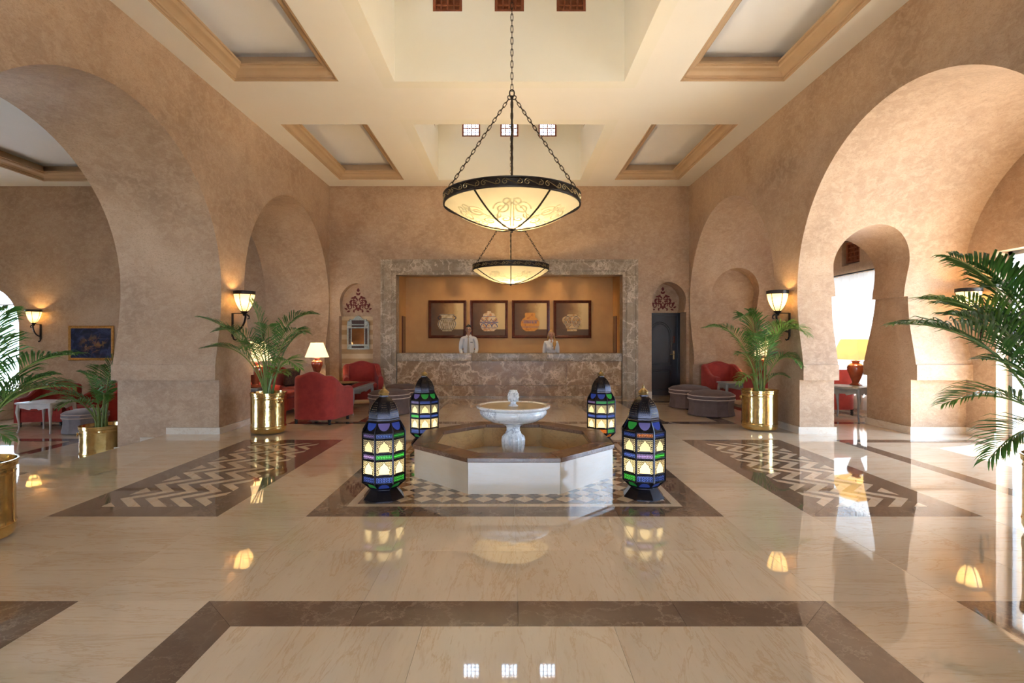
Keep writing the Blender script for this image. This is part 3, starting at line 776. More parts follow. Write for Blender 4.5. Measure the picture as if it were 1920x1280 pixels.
crest = [(-.275, .66), (-.25, .72), (-.22, .70), (-.20, .76), (-.16, .74), (-.12, .76), (-.06, .82), (0, .85), (.06, .82), (.12, .76), (.16, .74), (.20, .76), (.22, .70), (.25, .72), (.275, .66)]
MB().prism([(-.275, 0)]+crest+[(.275, 0)], 'y', -.035, 0).build('mirror_frame', 'pewter', mir, False)
MB().box(-.155, .155, -.04, -.034, .13, .53).build('mirror_glass', 'mirror', mir, False)
for a, b, c, d in ((-.235, -.18, .13, .53), (.18, .235, .13, .53), (-.155, .155, .035, .09), (-.155, .155, .56, .61), (-.155, .155, .635, .73)):
    MB().box(a, b, -.042, -.034, c, d).build('inlay_strip', 'darkinlay', mir, False)
for x in (-.21, .21):
    for z in (.06, .59): MB().lathe([(.03, 0), (.03, .006), (.0, .012)], 10).xf(Matrix.Translation((x, -.035, z)) @ Matrix.Rotation(PI/2, 4, 'X')).build('rosette', 'pewter', mir)
for x in (-.21, .21): MB().lathe([(.018, 0), (.012, .03), (.0, .09)], 8, (x, -.017, .69)).build('finial', 'pewter', mir)
# black door
dr = struct(MB().box(3.53, 4.33, 13.40, 13.45, 0.005, 2.10).build('door_1', 'door', None, False))
MB().box(4.33, 4.385, 13.36, 13.45, 0, 2.12).box(3.53, 4.33, 13.37, 13.40, 2.06, 2.12).build('door_frame', 'door', dr, False)
pm = MB()
for off in (0, .045):
    pts = [(3.60+off, 13.398, .78+off), (3.60+off, 13.398, 1.55)]+[(3.885+(.285-off)*math.cos(a), 13.398, 1.55+(.34-off)*math.sin(a)) for a in [PI-PI*q/16 for q in range(17)]]+[(4.17-off, 13.398, .78+off)]
    pm.tube(pts, .012, 6, True)
    pm.tube([(3.60+off, 13.398, .12+off), (3.60+off, 13.398, .66-off), (4.17-off, 13.398, .66-off), (4.17-off, 13.398, .12+off)], .012, 6, True)
pm.build('panel_moulding', 'door', dr)
MB().rbox(4.215, 4.262, 13.385, 13.40, .93, 1.15, .006).build('handle_plate', 'gold', dr)
MB().tube([(4.238, 13.39, 1.06), (4.238, 13.35, 1.06), (4.17, 13.345, 1.06), (4.13, 13.35, 1.055)], .009, 8).build('handle_lever', 'gold', dr)
MB().rbox(4.215, 4.262, 13.385, 13.40, 1.35, 1.53, .006).build('lock_plate', 'dark_wood', dr)

# ------------------------------------------------------------------ chandeliers
def link_chain(mb, p0, p1, L=.075, r=.0045, w=.014):
    p0 = Vector(p0); p1 = Vector(p1); d = p1-p0; n = max(2, round(d.length/(L*.8))); t = d.normalized()
    q = t.to_track_quat('Z', 'Y').to_matrix().to_4x4()
    for i in range(n):
        c = p0+d*((i+.5)/n); ll = d.length/n*.62
        pts = []
        for k in range(10):
            a = 2*PI*k/10; x = w*math.cos(a); z = (ll-w)*(1 if math.sin(a) > 0 else -1)*min(1, abs(math.sin(a))*3)+w*math.sin(a)
            pts.append((x, 0, z))
        mt = Matrix.Translation(c) @ q @ Matrix.Rotation(PI/2*(i % 2), 4, 'Z')
        mb.tube([mt @ Vector(p) for p in pts], r, 5, True)
    return mb
def chandelier(loc, zb, label, rot, top):
    """zb: height of the bowl's lowest point; built around its own axis"""
    t = thing('chandelier', label, 'chandelier', (loc[0], loc[1], zb), 0, 'bowl chandeliers over the lobby axis')
    R = .785; D = .275
    def bz(r): return D*(r/R)**2.0
    prof = [(R*i/20, bz(R*i/20)) for i in range(21)]
    for s in range(6):
        m = MB(); vs = []; fs = []; a0 = rot+s*PI/3; nn = 12
        for i in range(21):
            for k in range(nn+1):
                a = a0+PI/3*k/nn; r, z = prof[i]; vs.append((r*math.cos(a), r*math.sin(a), z))
        for i in range(20):
            for k in range(nn): fs.append((i*(nn+1)+k, i*(nn+1)+k+1, (i+1)*(nn+1)+k+1, (i+1)*(nn+1)+k))
        g = m.add(vs, fs).build('glass_panel', 'bowl_glass', t)
        # etched scrollwork on the pane
        am = a0+PI/6; e = MB()
        def on(u, v):   # u across, v = radius
            r = max(.02, min(R*.97, v)); a = am+u/max(r, .12); return (r*math.cos(a)*1.0, r*math.sin(a), bz(r)-.003)
        for sg in (1, -1):
            for (cu, cv, r0, a1, tn, w) in ((.11, .52, .10, 0, 1.5, .010), (.07, .33, .065, 1, 1.3, .009), (.17, .40, .05, 2.5, 1.2, .008), (.04, .18, .035, 0, 1.0, .007), (.05, .62, .06, 3.5, 1.2, .009)):
                pts = []
                for q in range(22):
                    f = q/21; rr = r0*(1-.8*f); aa = a1+tn*2*PI*f
                    pts.append(on(sg*(cu+rr*math.cos(aa)), cv+rr*math.sin(aa)))
                e.tube(pts, w, 4, False, .25)
            e.tube([on(sg*.015, .10+.55*q/12) for q in range(13)], .006, 4, False, .25)
            e.tube([on(sg*(.02+.15*math.sin(PI*q/12)), .12+.5*q/12) for q in range(13)], .008, 4, False, .25)
        e.build('etched_scrollwork', 'etched', g)
        rb = MB(); rb.tube([(r*math.cos(a0), r*math.sin(a0), z-.006) for r, z in prof[1:]], .010, 6).build('rib', 'iron', t)
    band = [(R-.01, D-.012), (R+.008, D-.014), (R+.010, D), (R, D+.006), (R, D+.082), (R+.010, D+.088), (R+.012, D+.10), (R-.01, D+.10)]
    bd = MB().lathe(band+[band[0]], 72); bd.f = bd.f[:-2]
    bo = bd.build('rim_band', 'iron', t)
    sc = MB(); nrep = 22
    for k in range(nrep):
        for sg in (1, -1):
            pts = []
            for q in range(16):
                f = q/15; rr = .030*(1-.75*f); aa = PI/2+f*2.2*PI
                u = sg*(.040+rr*math.cos(aa)*1.1)/R; zz = D+.044+sg*0+rr*math.sin(aa)
                pts.append(((R+.006)*math.cos(k*2*PI/nrep+u), (R+.006)*math.sin(k*2*PI/nrep+u), zz))
            sc.tube(pts, .0042, 4)
        u0, u1 = .05/R, 2*PI/nrep-.05/R
        sc.tube([((R+.006)*math.cos(k*2*PI/nrep+u0+(u1-u0)*q/5), (R+.006)*math.sin(k*2*PI/nrep+u0+(u1-u0)*q/5), D+.068-.048*q/5) for q in range(6)], .0042, 4)
    sc.build('gilt_scrolls', 'gold', bo)
    MB().lathe([(.0, -.045), (.010, -.04), (.014, -.025), (.035, -.012), (.05, -.004), (.045, .006), (.0, .012)], 16).build('bottom_finial', 'iron', t)
    zt = 1.545
    MB().tube([(0, 0, .0), (0, 0, zt)], .012, 8).build('rod', 'iron', t)
    rg = MB(); rg.tube([(.028*math.cos(a), 0, zt+.03+.04*math.sin(a)) for a in [2*PI*q/14 for q in range(14)]], .008, 6, True)
    for k in range(3):
        a = PI/2+k*2*PI/3; rg.tube([(math.cos(a)*(.035+.022*math.cos(b)), math.sin(a)*(.035+.022*math.cos(b)), zt-.03+.022*math.sin(b)) for b in [2*PI*q/10 for q in range(10)]], .006, 5, True)
    rg.build('hanging_ring', 'iron', t)
    for k in range(3):
        a = PI/2+k*2*PI/3
        link_chain(MB(), (math.cos(a)*.045, math.sin(a)*.045, zt-.05), (math.cos(a)*(R-.002), math.sin(a)*(R-.002), D+.10)).build('chain', 'iron', t)
    link_chain(MB(), (0, 0, zt+.06), (0, 0, top-zb-.03), .085).build('suspension_chain', 'iron', t)
    MB().lathe([(.0, -.06), (.03, -.055), (.06, -.02), (.07, 0)], 16, (0, 0, top-zb)).build('ceiling_rose', 'iron', t)
    for k in range(3):
        a = k*2*PI/3+.4; MB().sphere((.075*math.cos(a), .075*math.sin(a), .065), .028, n=10, m=7).build('light_bulb', 'bulb', t)
    for k in range(3):
        a = k*2*PI/3+.4; point_light('bulb_light', (.075*math.cos(a), .075*math.sin(a), .10), 17, WARM, .05, t)
    return t
chandelier((.03, 6.03), 2.735, 'large amber glass bowl chandelier hanging nearest, over the fountain', PI/6-PI/2-PI/3*0, ZT)
chandelier((.03, 10.77), 2.60, 'farther amber glass bowl chandelier hanging in front of the reception', -PI/2, ZT)

# ------------------------------------------------------------------ sconces
def sconce(loc, rz, label):
    """wall bracket; local -y points away from the wall at y = 0; z = 0 is the bracket's foot"""
    t = thing('wall_sconce', label, 'wall lamp', loc, rz, 'wall sconces')
    MB().rbox(-.02, .02, -.022, 0, -.02, .36, .006).tube([(0, -.015, -.02), (0, -.03, -.06), (0, -.06, -.075), (0, -.075, -.055)], [.014, .013, .011, .008], 6).build('backplate', 'iron', t)
    ar = MB().tube([(0, -.02, .06)]+[(0, -.02-.20*math.sin(a), .06+.27*(1-math.cos(a))) for a in [PI/2*q/8 for q in range(1, 9)]]+[(0, -.24, .335), (0, -.275, .31), (0, -.28, .275), (0, -.25, .265)], [.016]*9+[.014, .013, .011, .008], 6)
    ar.tube([(0, -.02, .355), (0, -.22, .355)], .007, 6)
    ar.build('arm', 'iron', t)
    MB().lathe([(.0, .31), (.022, .32), (.028, .345), (.06, .385), (.05, .39), (.0, .39)], 16, (0, -.2, 0)).build('cup', 'iron', t)
    R = .155
    pr = [(.045, .385), (.075, .42), (.105, .475), (.130, .54), (.147, .61), (R, .665)]
    for s in range(6):
        vs = []; fs = []; nn = 5
        for r, z in pr:
            for k in range(nn+1):
                a = PI/3*(s+k/nn); vs.append((r*math.cos(a), -.2+r*math.sin(a), z))
        for i in range(len(pr)-1):
            for k in range(nn): fs.append((i*(nn+1)+k, i*(nn+1)+k+1, (i+1)*(nn+1)+k+1, (i+1)*(nn+1)+k))
        MB().add(vs, fs).build('glass_panel', 'sconce_glass', t)
        MB().tube([(r*1.01*math.cos(PI/3*s), -.2+r*1.01*math.sin(PI/3*s), z) for r, z in pr], .0055, 5).build('rib', 'iron', t)
    b = [(R, .655), (R+.008, .655), (R+.008, .705), (R+.012, .71), (R, .712)]
    m = MB().lathe(b+[b[0]], 32, (0, -.2, 0)); m.f = m.f[:-2]; m.build('rim_band', 'iron', t)
    MB().sphere((0, -.2, .50), .035, n=10, m=8).build('light_bulb', 'bulb', t)
    point_light('bulb_light', (0, -.2, .57), 4, (1, .66, .28), .04, t)
    return t
sconce((-4.46, 8.36, 1.515), PI/2, 'lit iron wall sconce beside the brass-potted palm at the left pier')
sconce((4.46, 8.26, 1.515), -PI/2, 'lit iron wall sconce above the palm at the right pier')
sconce((-11.62, 12.9, 1.46), 0, 'lit iron wall sconce beside the dark still life painting')
sconce((7.02, 7.72, 1.50), -PI/2, 'lit iron wall sconce half hidden by palm fronds near the glass doors')
# ------------------------------------------------------------------ floor lanterns
def lantern(loc, rz, label, seed):
    t = thing('floor_lantern', label, 'lantern', loc, rz, 'pierced metal floor lanterns around the fountain')
    rnd = random.Random(seed); n = 8; RO = PI/8
    def ring(r, z): return [(r*math.cos(RO+2*PI*k/n), r*math.sin(RO+2*PI*k/n), z) for k in range(n)]
    MB().lathe([(.195, 0), (.195, .006), (.128, .088), (.128, .10), (.0, .10)], n, rot=RO).build('base', 'black_metal', t, True, 20)
    LV = [(.128, .10), (.203, .165), (.203, .62), (.148, .71)]
    post = MB()
    for k in range(n):
        a = RO+2*PI*k/n
        post.tube([(r*math.cos(a), r*math.sin(a), z) for r, z in LV], .0085, 6)
    for r, z in ((.130, .10), (.204, .165), (.204, .235), (.204, .375), (.204, .435), (.204, .565), (.204, .62)):
        post.tube(ring(r, z), .0065, 4, True)
    post.build('cage_frame', 'black_metal', t, True, 40)
    cols = ['lan_green', 'lan_blue', 'lan_orange', 'lan_violet', 'lan_blue', 'lan_green']
    def quad(k, r0, z0, r1, z1, ins=0.006, sh=.965):
        vs = []
        for r, z, s in ((r0, z0, 0), (r0, z0, 1), (r1, z1, 1), (r1, z1, 0)):
            a = RO+2*PI*(k+s)/n; vs.append(Vector((r*math.cos(a)*sh, r*math.sin(a)*sh, z)))
        return vs
    # one fretwork pattern per row, in face coordinates u (across) v (up)
    fw = 2*.203*math.sin(PI/8)
    def keyhole(s=1.0, v0=0, h=.11):
        return [(u*s, v0+v*h) for u, v in ((-.040, .02), (-.040, .30), (-.048, .36), (-.036, .48), (-.030, .56), (-.034, .62), (-.020, .74), (-.012, .80), (-.012, .86), (0, .97), (.012, .86), (.012, .80), (.020, .74), (.034, .62), (.030, .56), (.036, .48), (.048, .36), (.040, .30), (.040, .02))]
    def inside(p, poly):
        c = False; j = len(poly)-1
        for i in range(len(poly)):
            if (poly[i][1] > p[1]) != (poly[j][1] > p[1]) and p[0] < (poly[j][0]-poly[i][0])*(p[1]-poly[i][1])/(poly[j][1]-poly[i][1])+poly[i][0]: c = not c
            j = i
        return c
    def face_pt(k, u, v, out=.003):
        a = RO+2*PI*(k+.5)/n; ap = .203*math.cos(PI/8)+out
        return (ap*math.cos(a)-u*math.sin(a), ap*math.sin(a)+u*math.cos(a), v)
    for k in range(n):
        for (z0, z1, key) in ((.24, .37, True), (.44, .56, True), (.17, .23, False), (.38, .43, False), (.57, .615, False)):
            mt = 'lan_cream' if key else cols[rnd.randrange(6)]
            MB().add(quad(k, .203, z0, .203, z1), [(0, 1, 2, 3)]).build('glass_pane', mt, t, False)
            f = MB(); w2 = fw/2-.009; h = z1-z0
            for ua, ub, va, vb in ((-fw/2, -w2, z0, z1), (w2, fw/2, z0, z1), (-w2, w2, z0, z0+.006), (-w2, w2, z1-.006, z1)):
                f.add([face_pt(k, ua, va), face_pt(k, ub, va), face_pt(k, ub, vb), face_pt(k, ua, vb)], [(0, 1, 2, 3)])
            kp = keyhole(1.18, z0+.006, h-.012) if key else None
            if key:
                f.tube([face_pt(k, u, v) for u, v in kp], .0032, 4, True)
            step = .0165 if key else .02
            nu = int(2*w2/step); nv = max(1, int(h/step))
            for i in range(nu):
                for j in range(nv):
                    u = -w2+(i+.5)*2*w2/nu; v = z0+(j+.5)*h/nv
                    if key and inside((u*.94, v), kp): continue
                    f.tube([face_pt(k, u+.0075*math.cos(b), v+.0075*math.sin(b)) for b in [2*PI*q/6 for q in range(6)]], .0030, 3, True)
            fo = f.build('fretwork', 'black_metal', t, False)
            fo['kind'] = 'stuff'
        for (r0, z0, r1, z1) in ((.128, .10, .203, .165), (.203, .62, .148, .71)):
            mt = cols[rnd.randrange(6)]
            MB().add(quad(k, r0, z0, r1, z1, sh=.975), [(0, 1, 2, 3)]).build('metal_facet', 'black_metal', t, False)
            q = quad(k, r0, z0, r1, z1, sh=.985); c = sum(q, Vector())/4
            up = ((q[2]+q[3])/2-(q[0]+q[1])/2); ac = (q[1]-q[0]).normalized(); w = .052 if r0 > r1 else .048
            sg = -1 if r0 > r1 else 1
            base = c+up*(.40 if r0 > r1 else -.34)
            pts = [base+ac*w*math.cos(a)+up.normalized()*sg*up.length*.72*math.sin(a) for a in [PI*i/10 for i in range(11)]]
            MB().add(pts, [tuple(range(11))]).build('glass_pane', mt, t, False)
    pr = [(.155, .705), (.158, .715), (.150, .722), (.150, .735), (.146, .74), (.143, .775), (.130, .82), (.105, .87), (.07, .91), (.045, .93), (.045, .945)]
    dm = MB().lathe(pr, n, rot=RO).build('dome', 'black_metal', t, True, 20)
    pb = MB()
    for k in range(n):
        for i in range(7):
            for j in range(5-(i//2)):
                z = .765+i*.019; r = [x for x in pr if x[1] >= z][0][0]; r0 = [x for x in pr if x[1] < z][-1]
                r1 = [x for x in pr if x[1] >= z][0]; r = r0[0]+(r1[0]-r0[0])*(z-r0[1])/(r1[1]-r0[1])
                a = RO+2*PI*(k+.5)/n; ap = r*math.cos(PI/8)+.0015; u = (j-(4-(i//2))/2)*.017
                p = Vector((ap*math.cos(a)-u*math.sin(a), ap*math.sin(a)+u*math.cos(a), z))
                pb.sphere(p, .0028, n=5, m=3)
    so = pb.build('pierced_studs', 'gold', dm); so['kind'] = 'stuff'
    MB().lathe([(.047, .943), (.040, .95), (.044, .958), (.050, .963), (.046, .975), (.022, .995), (.012, 1.005), (.014, 1.015), (.006, 1.03), (.0, 1.05)], 16).build('finial', 'gold', t)
    MB().sphere((0, 0, .26), .03, n=10, m=8).build('light_bulb', 'bulb', t)
    point_light('bulb_light', (0, 0, .315), 1.6, (1, .74, .40), .03, t)
    return t
lantern((-1.165, 4.83, 0), math.radians(14), 'stained glass floor lantern in front of the fountain, nearest left', 3)
lantern((1.255, 4.87, 0), math.radians(-10), 'stained glass floor lantern in front of the fountain, nearest right', 5)
lantern((-1.19, 7.28, 0), math.radians(12), 'stained glass floor lantern behind the fountain on the left', 9)
lantern((1.285, 7.28, 0), math.radians(-9), 'stained glass floor lantern behind the fountain on the right', 12)

# ------------------------------------------------------------------ fountain
ft = thing('fountain', 'octagonal marble fountain with white pedestal bowl and dark rim', 'fountain', (XC, 5.965, 0))
AP = 1.055
def oct_ring(ap, z): return [(ap/math.cos(PI/8)*math.cos(PI/8+PI/4*k), ap/math.cos(PI/8)*math.sin(PI/8+PI/4*k), z) for k in range(8)]
def oct_piece(k, ap0, ap1, z0, z1, gap=.002):
    pts = []
    for z in (z0, z1):
        for ap, s in ((ap0, 0), (ap0, 1), (ap1, 1), (ap1, 0)):
            r = oct_ring(ap, z); p, q = Vector(r[k]), Vector(r[(k+1) % 8]); d = (q-p).normalized()*gap
            pts.append((p+d) if s == 0 else (q-d))
    m = MB().add(pts, [(0, 1, 2, 3), (7, 6, 5, 4), (1, 0, 4, 5), (2, 1, 5, 6), (3, 2, 6, 7), (0, 3, 7, 4)])
    return m
for k in range(8):
    oct_piece(k, AP, AP-.10, .0, .30).build('side_panel', 'fount_side', ft, False)
    oct_piece(k, AP-.10, AP-.13, .0, .30, .0005).build('basin_lining', 'basin', ft, False)
    rp = oct_piece(k, AP+.018, AP-.215, .30, .345, .0006).build('rim_slab', 'rim_marble', ft, False)
    bv = rp.modifiers.new('bevel', 'BEVEL'); bv.width = .006; bv.segments = 2
MB().add(oct_ring(AP-.13, .02), [tuple(range(8))]).build('basin_floor', 'basin', ft, False)
MB().add(oct_ring(AP-.131, .04), [tuple(range(8))]).build('basin_water', 'water', ft, False)
fl = lambda k, n, z: 1-.07*abs(math.sin(PI*k/4))**.5*(1 if .14 < z < .36 else .15)
ped = MB().lathe([(.14, .02), (.14, .06), (.118, .075), (.10, .09), (.105, .10), (.118, .14), (.134, .25), (.136, .31), (.128, .35), (.10, .375), (.09, .385), (.09, .40), (.078, .41), (.078, .455), (.095, .475), (.13, .49), (.14, .50), (.0, .505)], 64, mod=lambda k, n, z: 1-.085*(abs(math.sin(PI*k*16/64)))**.6*(1 if .12 < z < .36 else 0))
ped.build('fluted_pedestal', 'white_marble', ft, True, 60)
dish = [(.0, .50), (.10, .498), (.20, .508), (.29, .535), (.355, .575), (.385, .615), (.385, .64), (.372, .655), (.382, .665), (.41, .672), (.425, .685), (.425, .70), (.41, .708), (.385, .705), (.36, .692), (.20, .672), (.0, .668)]
MB().lathe(dish, 64).build('upper_bowl', 'white_marble', ft, True, 50)
MB().add([(.364*math.cos(2*PI*k/48), .364*math.sin(2*PI*k/48), .696) for k in range(48)], [tuple(range(48))]).build('bowl_water', 'water', ft, False)
pc = MB().lathe([(.06, .68), (.06, .70), (.045, .71), (.032, .725), (.03, .74), (.042, .755), (.052, .785), (.054, .81), (.047, .845), (.032, .868), (.012, .88), (.0, .882)], 24)
po = pc.build('pine_cone_finial', 'white_marble', ft)
sc = MB()
for i in range(7):
    z = .757+i*.0185; r = .045+.011*math.sin(PI*min(1, (i+1)/7))-.0035*max(0, i-4)*1.6
    for k in range(9):
        a = 2*PI*(k+.5*(i % 2))/9; sc.sphere((r*math.cos(a), r*math.sin(a), z), .0125, .0125, .011, 6, 4)
so = sc.build('cone_scales', 'white_marble', po); so['kind'] = 'stuff'
dr_ = MB(); rd = random.Random(4)
for k in range(14):
    a = PI+rd.uniform(-1.2, 1.2) if k < 9 else rd.uniform(0, 6.28); r = .30+rd.uniform(-.02, .05); z = .535
    for j in range(3): zz = z-rd.uniform(.02, .16); dr_.tube([(r*math.cos(a), r*math.sin(a), zz), (r*math.cos(a), r*math.sin(a), zz-.025)], .0014, 4)
so = dr_.build('water_drips', 'glass', ft); so['kind'] = 'stuff'

# ------------------------------------------------------------------ potted palms
def bez(p0, p1, p2, t): return p0*(1-t)**2+p1*2*t*(1-t)+p2*t*t
def frond(parent, p0, p1, p2, seed, L=.30, npair=26, start=.30, mat='leaf', wid=.020, droop=.25):
    npair = int(npair*1.2); L *= 1.14; wid *= .82
    rd = random.Random(seed); p0, p1, p2 = Vector(p0), Vector(p1), Vector(p2)
    pts = [bez(p0, p1, p2, i/16) for i in range(17)]
    rb = MB().tube(pts, [.010*(1-.8*i/16)+.0018 for i in range(17)], 5).build('frond', 'stem', parent)
    m = MB()
    for i in range(npair):
        t = start+(1-start)*(i+.3)/npair; p = bez(p0, p1, p2, t); tan = (bez(p0, p1, p2, min(1, t+.02))-bez(p0, p1, p2, t-.02)).normalized()
        side = tan.cross(Vector((0, 0, 1)))
        side = side.normalized() if side.length > .15 else Vector((1, 0, 0))
        upv = side.cross(tan).normalized()
        f = (t-start)/(1-start); ll = L*(.55+.45*math.sin(PI*min(1, f*1.15+.12)))*(1 if f < .75 else 1-.5*(f-.75)/.25)
        for s in (-1, 1):
            l2 = ll*rd.uniform(.85, 1.12); fw_ = .62+.75*f+rd.uniform(-.1, .1)
            d = (side*s+tan*fw_+upv*(.42-.25*f+rd.uniform(-.12, .12))).normalized()
            w = wid*rd.uniform(.8, 1.1); q = d.cross(upv).normalized()
            dn = Vector((0, 0, -1))*droop*l2
            a = p; b = p+d*l2*.45; c = p+d*l2*.8+dn*.35; e = p+d*l2+dn
            k = upv*w*.35
            vs = [a, b+q*w*.5+k, b, b-q*w*.5+k, c+q*w*.36+k*.6, c, c-q*w*.36+k*.6, e]
            m.add(vs, [(0, 1, 2), (0, 2, 3), (1, 4, 5, 2), (2, 5, 6, 3), (4, 7, 5), (5, 7, 6)])
    lf = m.build('leaflets', mat, rb, True, 80); lf['kind'] = 'stuff'
    return rb
def potted_palm(loc, label, R, h, fronds, seed, rz=0, ringa=(2.6, -.5), stems=7):
    t = thing('potted_palm', label, 'potted plant', loc, rz, 'areca palms in brass planters')
    pr = [(R*.80, .0), (R*.93, .02), (R*.985, .06), (R*.985, .10), (R*1.0, .105), (R*.985, .112), (R*.97, .14), (R*.97, h-.10), (R*.985, h-.095), (R*.97, h-.08), (R*.97, h-.06), (R*1.01, h-.05), (R*1.01, h-.02), (R*1.03, h-.012), (R*1.03, h), (R*.99, h), (R*.97, h-.04), (R*.95, h-.06)]
    pm_ = MB().lathe(pr, 48); pm_.f = pm_.f[:-1]
    p = pm_.build('brass_planter', 'brass', t)
    for a in ringa:
        q = Matrix.Rotation(a, 4, 'Z')
        MB().lathe([(.026, 0), (.022, .012), (.0, .02)], 12).xf(q @ Matrix.Translation((R*.99, 0, h-.115)) @ Matrix.Rotation(PI/2, 4, 'Y')).tube([q @ Vector((R*1.0+.014, .033*math.cos(b), h-.125+.033*math.sin(b))) for b in [2*PI*i/16 for i in range(16)]], .005, 6, True).build('ring_handle', 'brass', p)
    MB().add([(R*.955*math.cos(2*PI*k/24), R*.955*math.sin(2*PI*k/24), h-.055) for k in range(24)], [tuple(range(24))]).build('soil', 'soil', t)
    rd = random.Random(seed); st = MB()
    for i, fr in enumerate(fronds):
        p1, p2 = fr[0], fr[1]; kw = fr[2] if len(fr) > 2 else {}
        b = (rd.uniform(-.07, .07)*R/.26, rd.uniform(-.07, .07)*R/.26, h-.05)
        frond(t, b, (p1[0], p1[1], h+p1[2]), (p2[0], p2[1], h+p2[2]), seed*50+i, **kw)
    for i in range(stems):
        a = rd.uniform(0, 6.28); b = (.06*math.cos(a), .06*math.sin(a))
        st.tube([(b[0], b[1], h-.06), (b[0]*1.3, b[1]*1.3, h+.18), (b[0]*1.9, b[1]*1.9, h+rd.uniform(.3, .5))], [.017, .013, .006], 6)
    st.build('cane_stems', 'stem', t)
    return t
B2 = dict(mat='leaf2')
potted_palm((-3.76, 8.12, 0), 'tall areca palm in brass planter beside the left pier and red armchair', .262, .63, [
    ((-.20, -.25, 1.0), (-.72, -.6, 1.15), dict(L=.30, npair=30)),
    ((.10, .0, 1.25), (.74, -.05, 1.22), dict(L=.34, npair=30, start=.42)),
    ((.25, -.1, 1.15), (.72, -.35, .92), dict(L=.30)),
    ((-.10, -.2, 1.1), (-.50, -.55, .95), dict(L=.34, npair=30)),
    ((-.22, -.15, .85), (-.75, -.45, .70), dict(L=.30)),
    ((.22, -.15, .75), (.62, -.35, .38), dict(L=.28, **B2)),
    ((.15, .1, .85), (.45, .35, .95), dict(L=.28)),
    ((-.08, .2, 1.1), (-.25, .5, 1.05), dict(L=.3)),
    ((.05, -.35, .95), (.0, -.75, .70), dict(L=.30)),
    ((-.12, .05, 1.15), (-.22, -.10, 1.42), dict(L=.30)),
    ((.1, -.1, .45), (.42, -.25, .28), dict(L=.2, npair=16, **B2)),
], 3)
potted_palm((4.05, 8.42, 0), 'areca palm in polished brass planter beside the taupe ottomans', .275, .64, [
    ((-.30, -.1, 1.15), (-.97, -.25, 1.0), dict(L=.30, npair=30)),
    ((-.10, -.15, 1.35), (-.45, -.3, 1.15), dict(L=.34, npair=30)),
    ((.14, -.22, 1.3), (.42, -.62, .88), dict(L=.34, npair=30, **B2)),
    ((.10, -.2, 1.2), (.25, -.5, 1.02), dict(L=.32, **B2)),
    ((.02, .1, 1.2), (-.15, .05, 1.28), dict(L=.30)),
    ((.18, -.25, .8), (.36, -.55, .42), dict(L=.28)),
    ((-.2, -.15, .7), (-.52, -.35, .58), dict(L=.20, npair=18)),
    ((-.18, -.1, .42), (-.45, -.25, .10), dict(L=.20, npair=18, **B2)),
    ((.12, -.15, .38), (.30, -.35, .22), dict(L=.12, npair=12)),
    ((-.05, -.3, .9), (-.2, -.62, .85), dict(L=.28)),
    ((.1, .3, 1.0), (.2, .62, .9), dict(L=.28)),
], 4, ringa=(.15, 3.0))
potted_palm((-6.53, 8.32, -.45), 'short areca palm in brass planter on the lower floor behind the pier', .285, .54, [
    ((-.30, -.1, .62), (-.98, -.3, .62), dict(L=.26, npair=28)),
    ((.05, -.05, .95), (.28, .1, 1.2), dict(L=.30)),
    ((-.1, -.2, .75), (-.62, -.5, .45), dict(L=.26)),
    ((.1, .1, .9), (.1, .45, .98), dict(L=.28)),
    ((-.18, .2, .9), (-.42, .5, .92), dict(L=.28)),
    ((.12, -.1, .7), (.28, -.3, .45), dict(L=.24)),
    ((-.05, -.3, .6), (-.15, -.6, .35), dict(L=.25)),
    ((-.02, -.1, .8), (-.12, -.25, .85), dict(L=.25)),
], 5, ringa=(3.9, .6))
potted_palm((-3.93, 3.76, 0), 'palm in brass planter at the left edge in front of the arch', .275, .575, [
    ((.15, .0, .75), (.74, .05, .78), dict(L=.32, npair=34, wid=.018)),
    ((.12, .1, .60), (.55, .25, .52), dict(L=.30, npair=30, wid=.018)),
    ((.05, .0, .95), (.36, -.05, 1.10), dict(L=.30, npair=30)),
    ((.15, .05, .55), (.52, .1, .62), dict(L=.28, npair=30)),
    ((.1, .0, .35), (.33, .0, .15), dict(L=.16, npair=14)),
    ((-.05, .2, .9), (-.2, .5, .9), dict(L=.3)),
    ((-.15, -.1, .8), (-.3, .1, .7), dict(L=.2)),
    ((.0, -.3, .8), (.1, -.7, .7), dict(L=.3)),
], 6, ringa=(-.9, 2.2))
potted_palm((4.12, 3.80, 0), 'large palm whose long fronds reach in from the right edge', .275, .60, [
    ((-.30, .1, 1.0), (-1.12, .2, .98), dict(L=.42, npair=36, wid=.024, start=.34)),
    ((-.25, .05, 1.3), (-.82, .1, 1.48), dict(L=.40, npair=32, wid=.028, start=.36)),
    ((-.30, .0, 1.15), (-1.08, .0, 1.16), dict(L=.40, npair=34, wid=.022, **B2)),
    ((-.30, .05, .62), (-.86, .1, .38), dict(L=.34, npair=30, wid=.02, **B2)),
    ((-.25, .0, .45), (-.62, .0, -.02), dict(L=.30, npair=24, wid=.022)),
    ((-.12, .05, 1.25), (-.45, .1, 1.25), dict(L=.42, npair=34, wid=.026)),
    ((-.2, .0, .75), (-.72, -.05, .72), dict(L=.26, npair=18, wid=.018)),
    ((-.2, .15, 1.1), (-.62, .4, 1.15), dict(L=.42, npair=32, wid=.024)),
    ((-.2, .1, 1.25), (-.56, .12, 1.42), dict(L=.40, npair=34, wid=.028)),
    ((-.25, .05, .95), (-.80, .1, 1.05), dict(L=.42, npair=36, wid=.026)),
    ((-.15, .0, 1.05), (-.52, -.05, 1.02), dict(L=.40, npair=34, wid=.026)),
    ((.1, .2, 1.0), (.2, .5, .9), dict(L=.2)),
    ((.1, -.3, 1.0), (.2, -.8, .8), dict(L=.35)),
], 8, ringa=(3.6, .5))
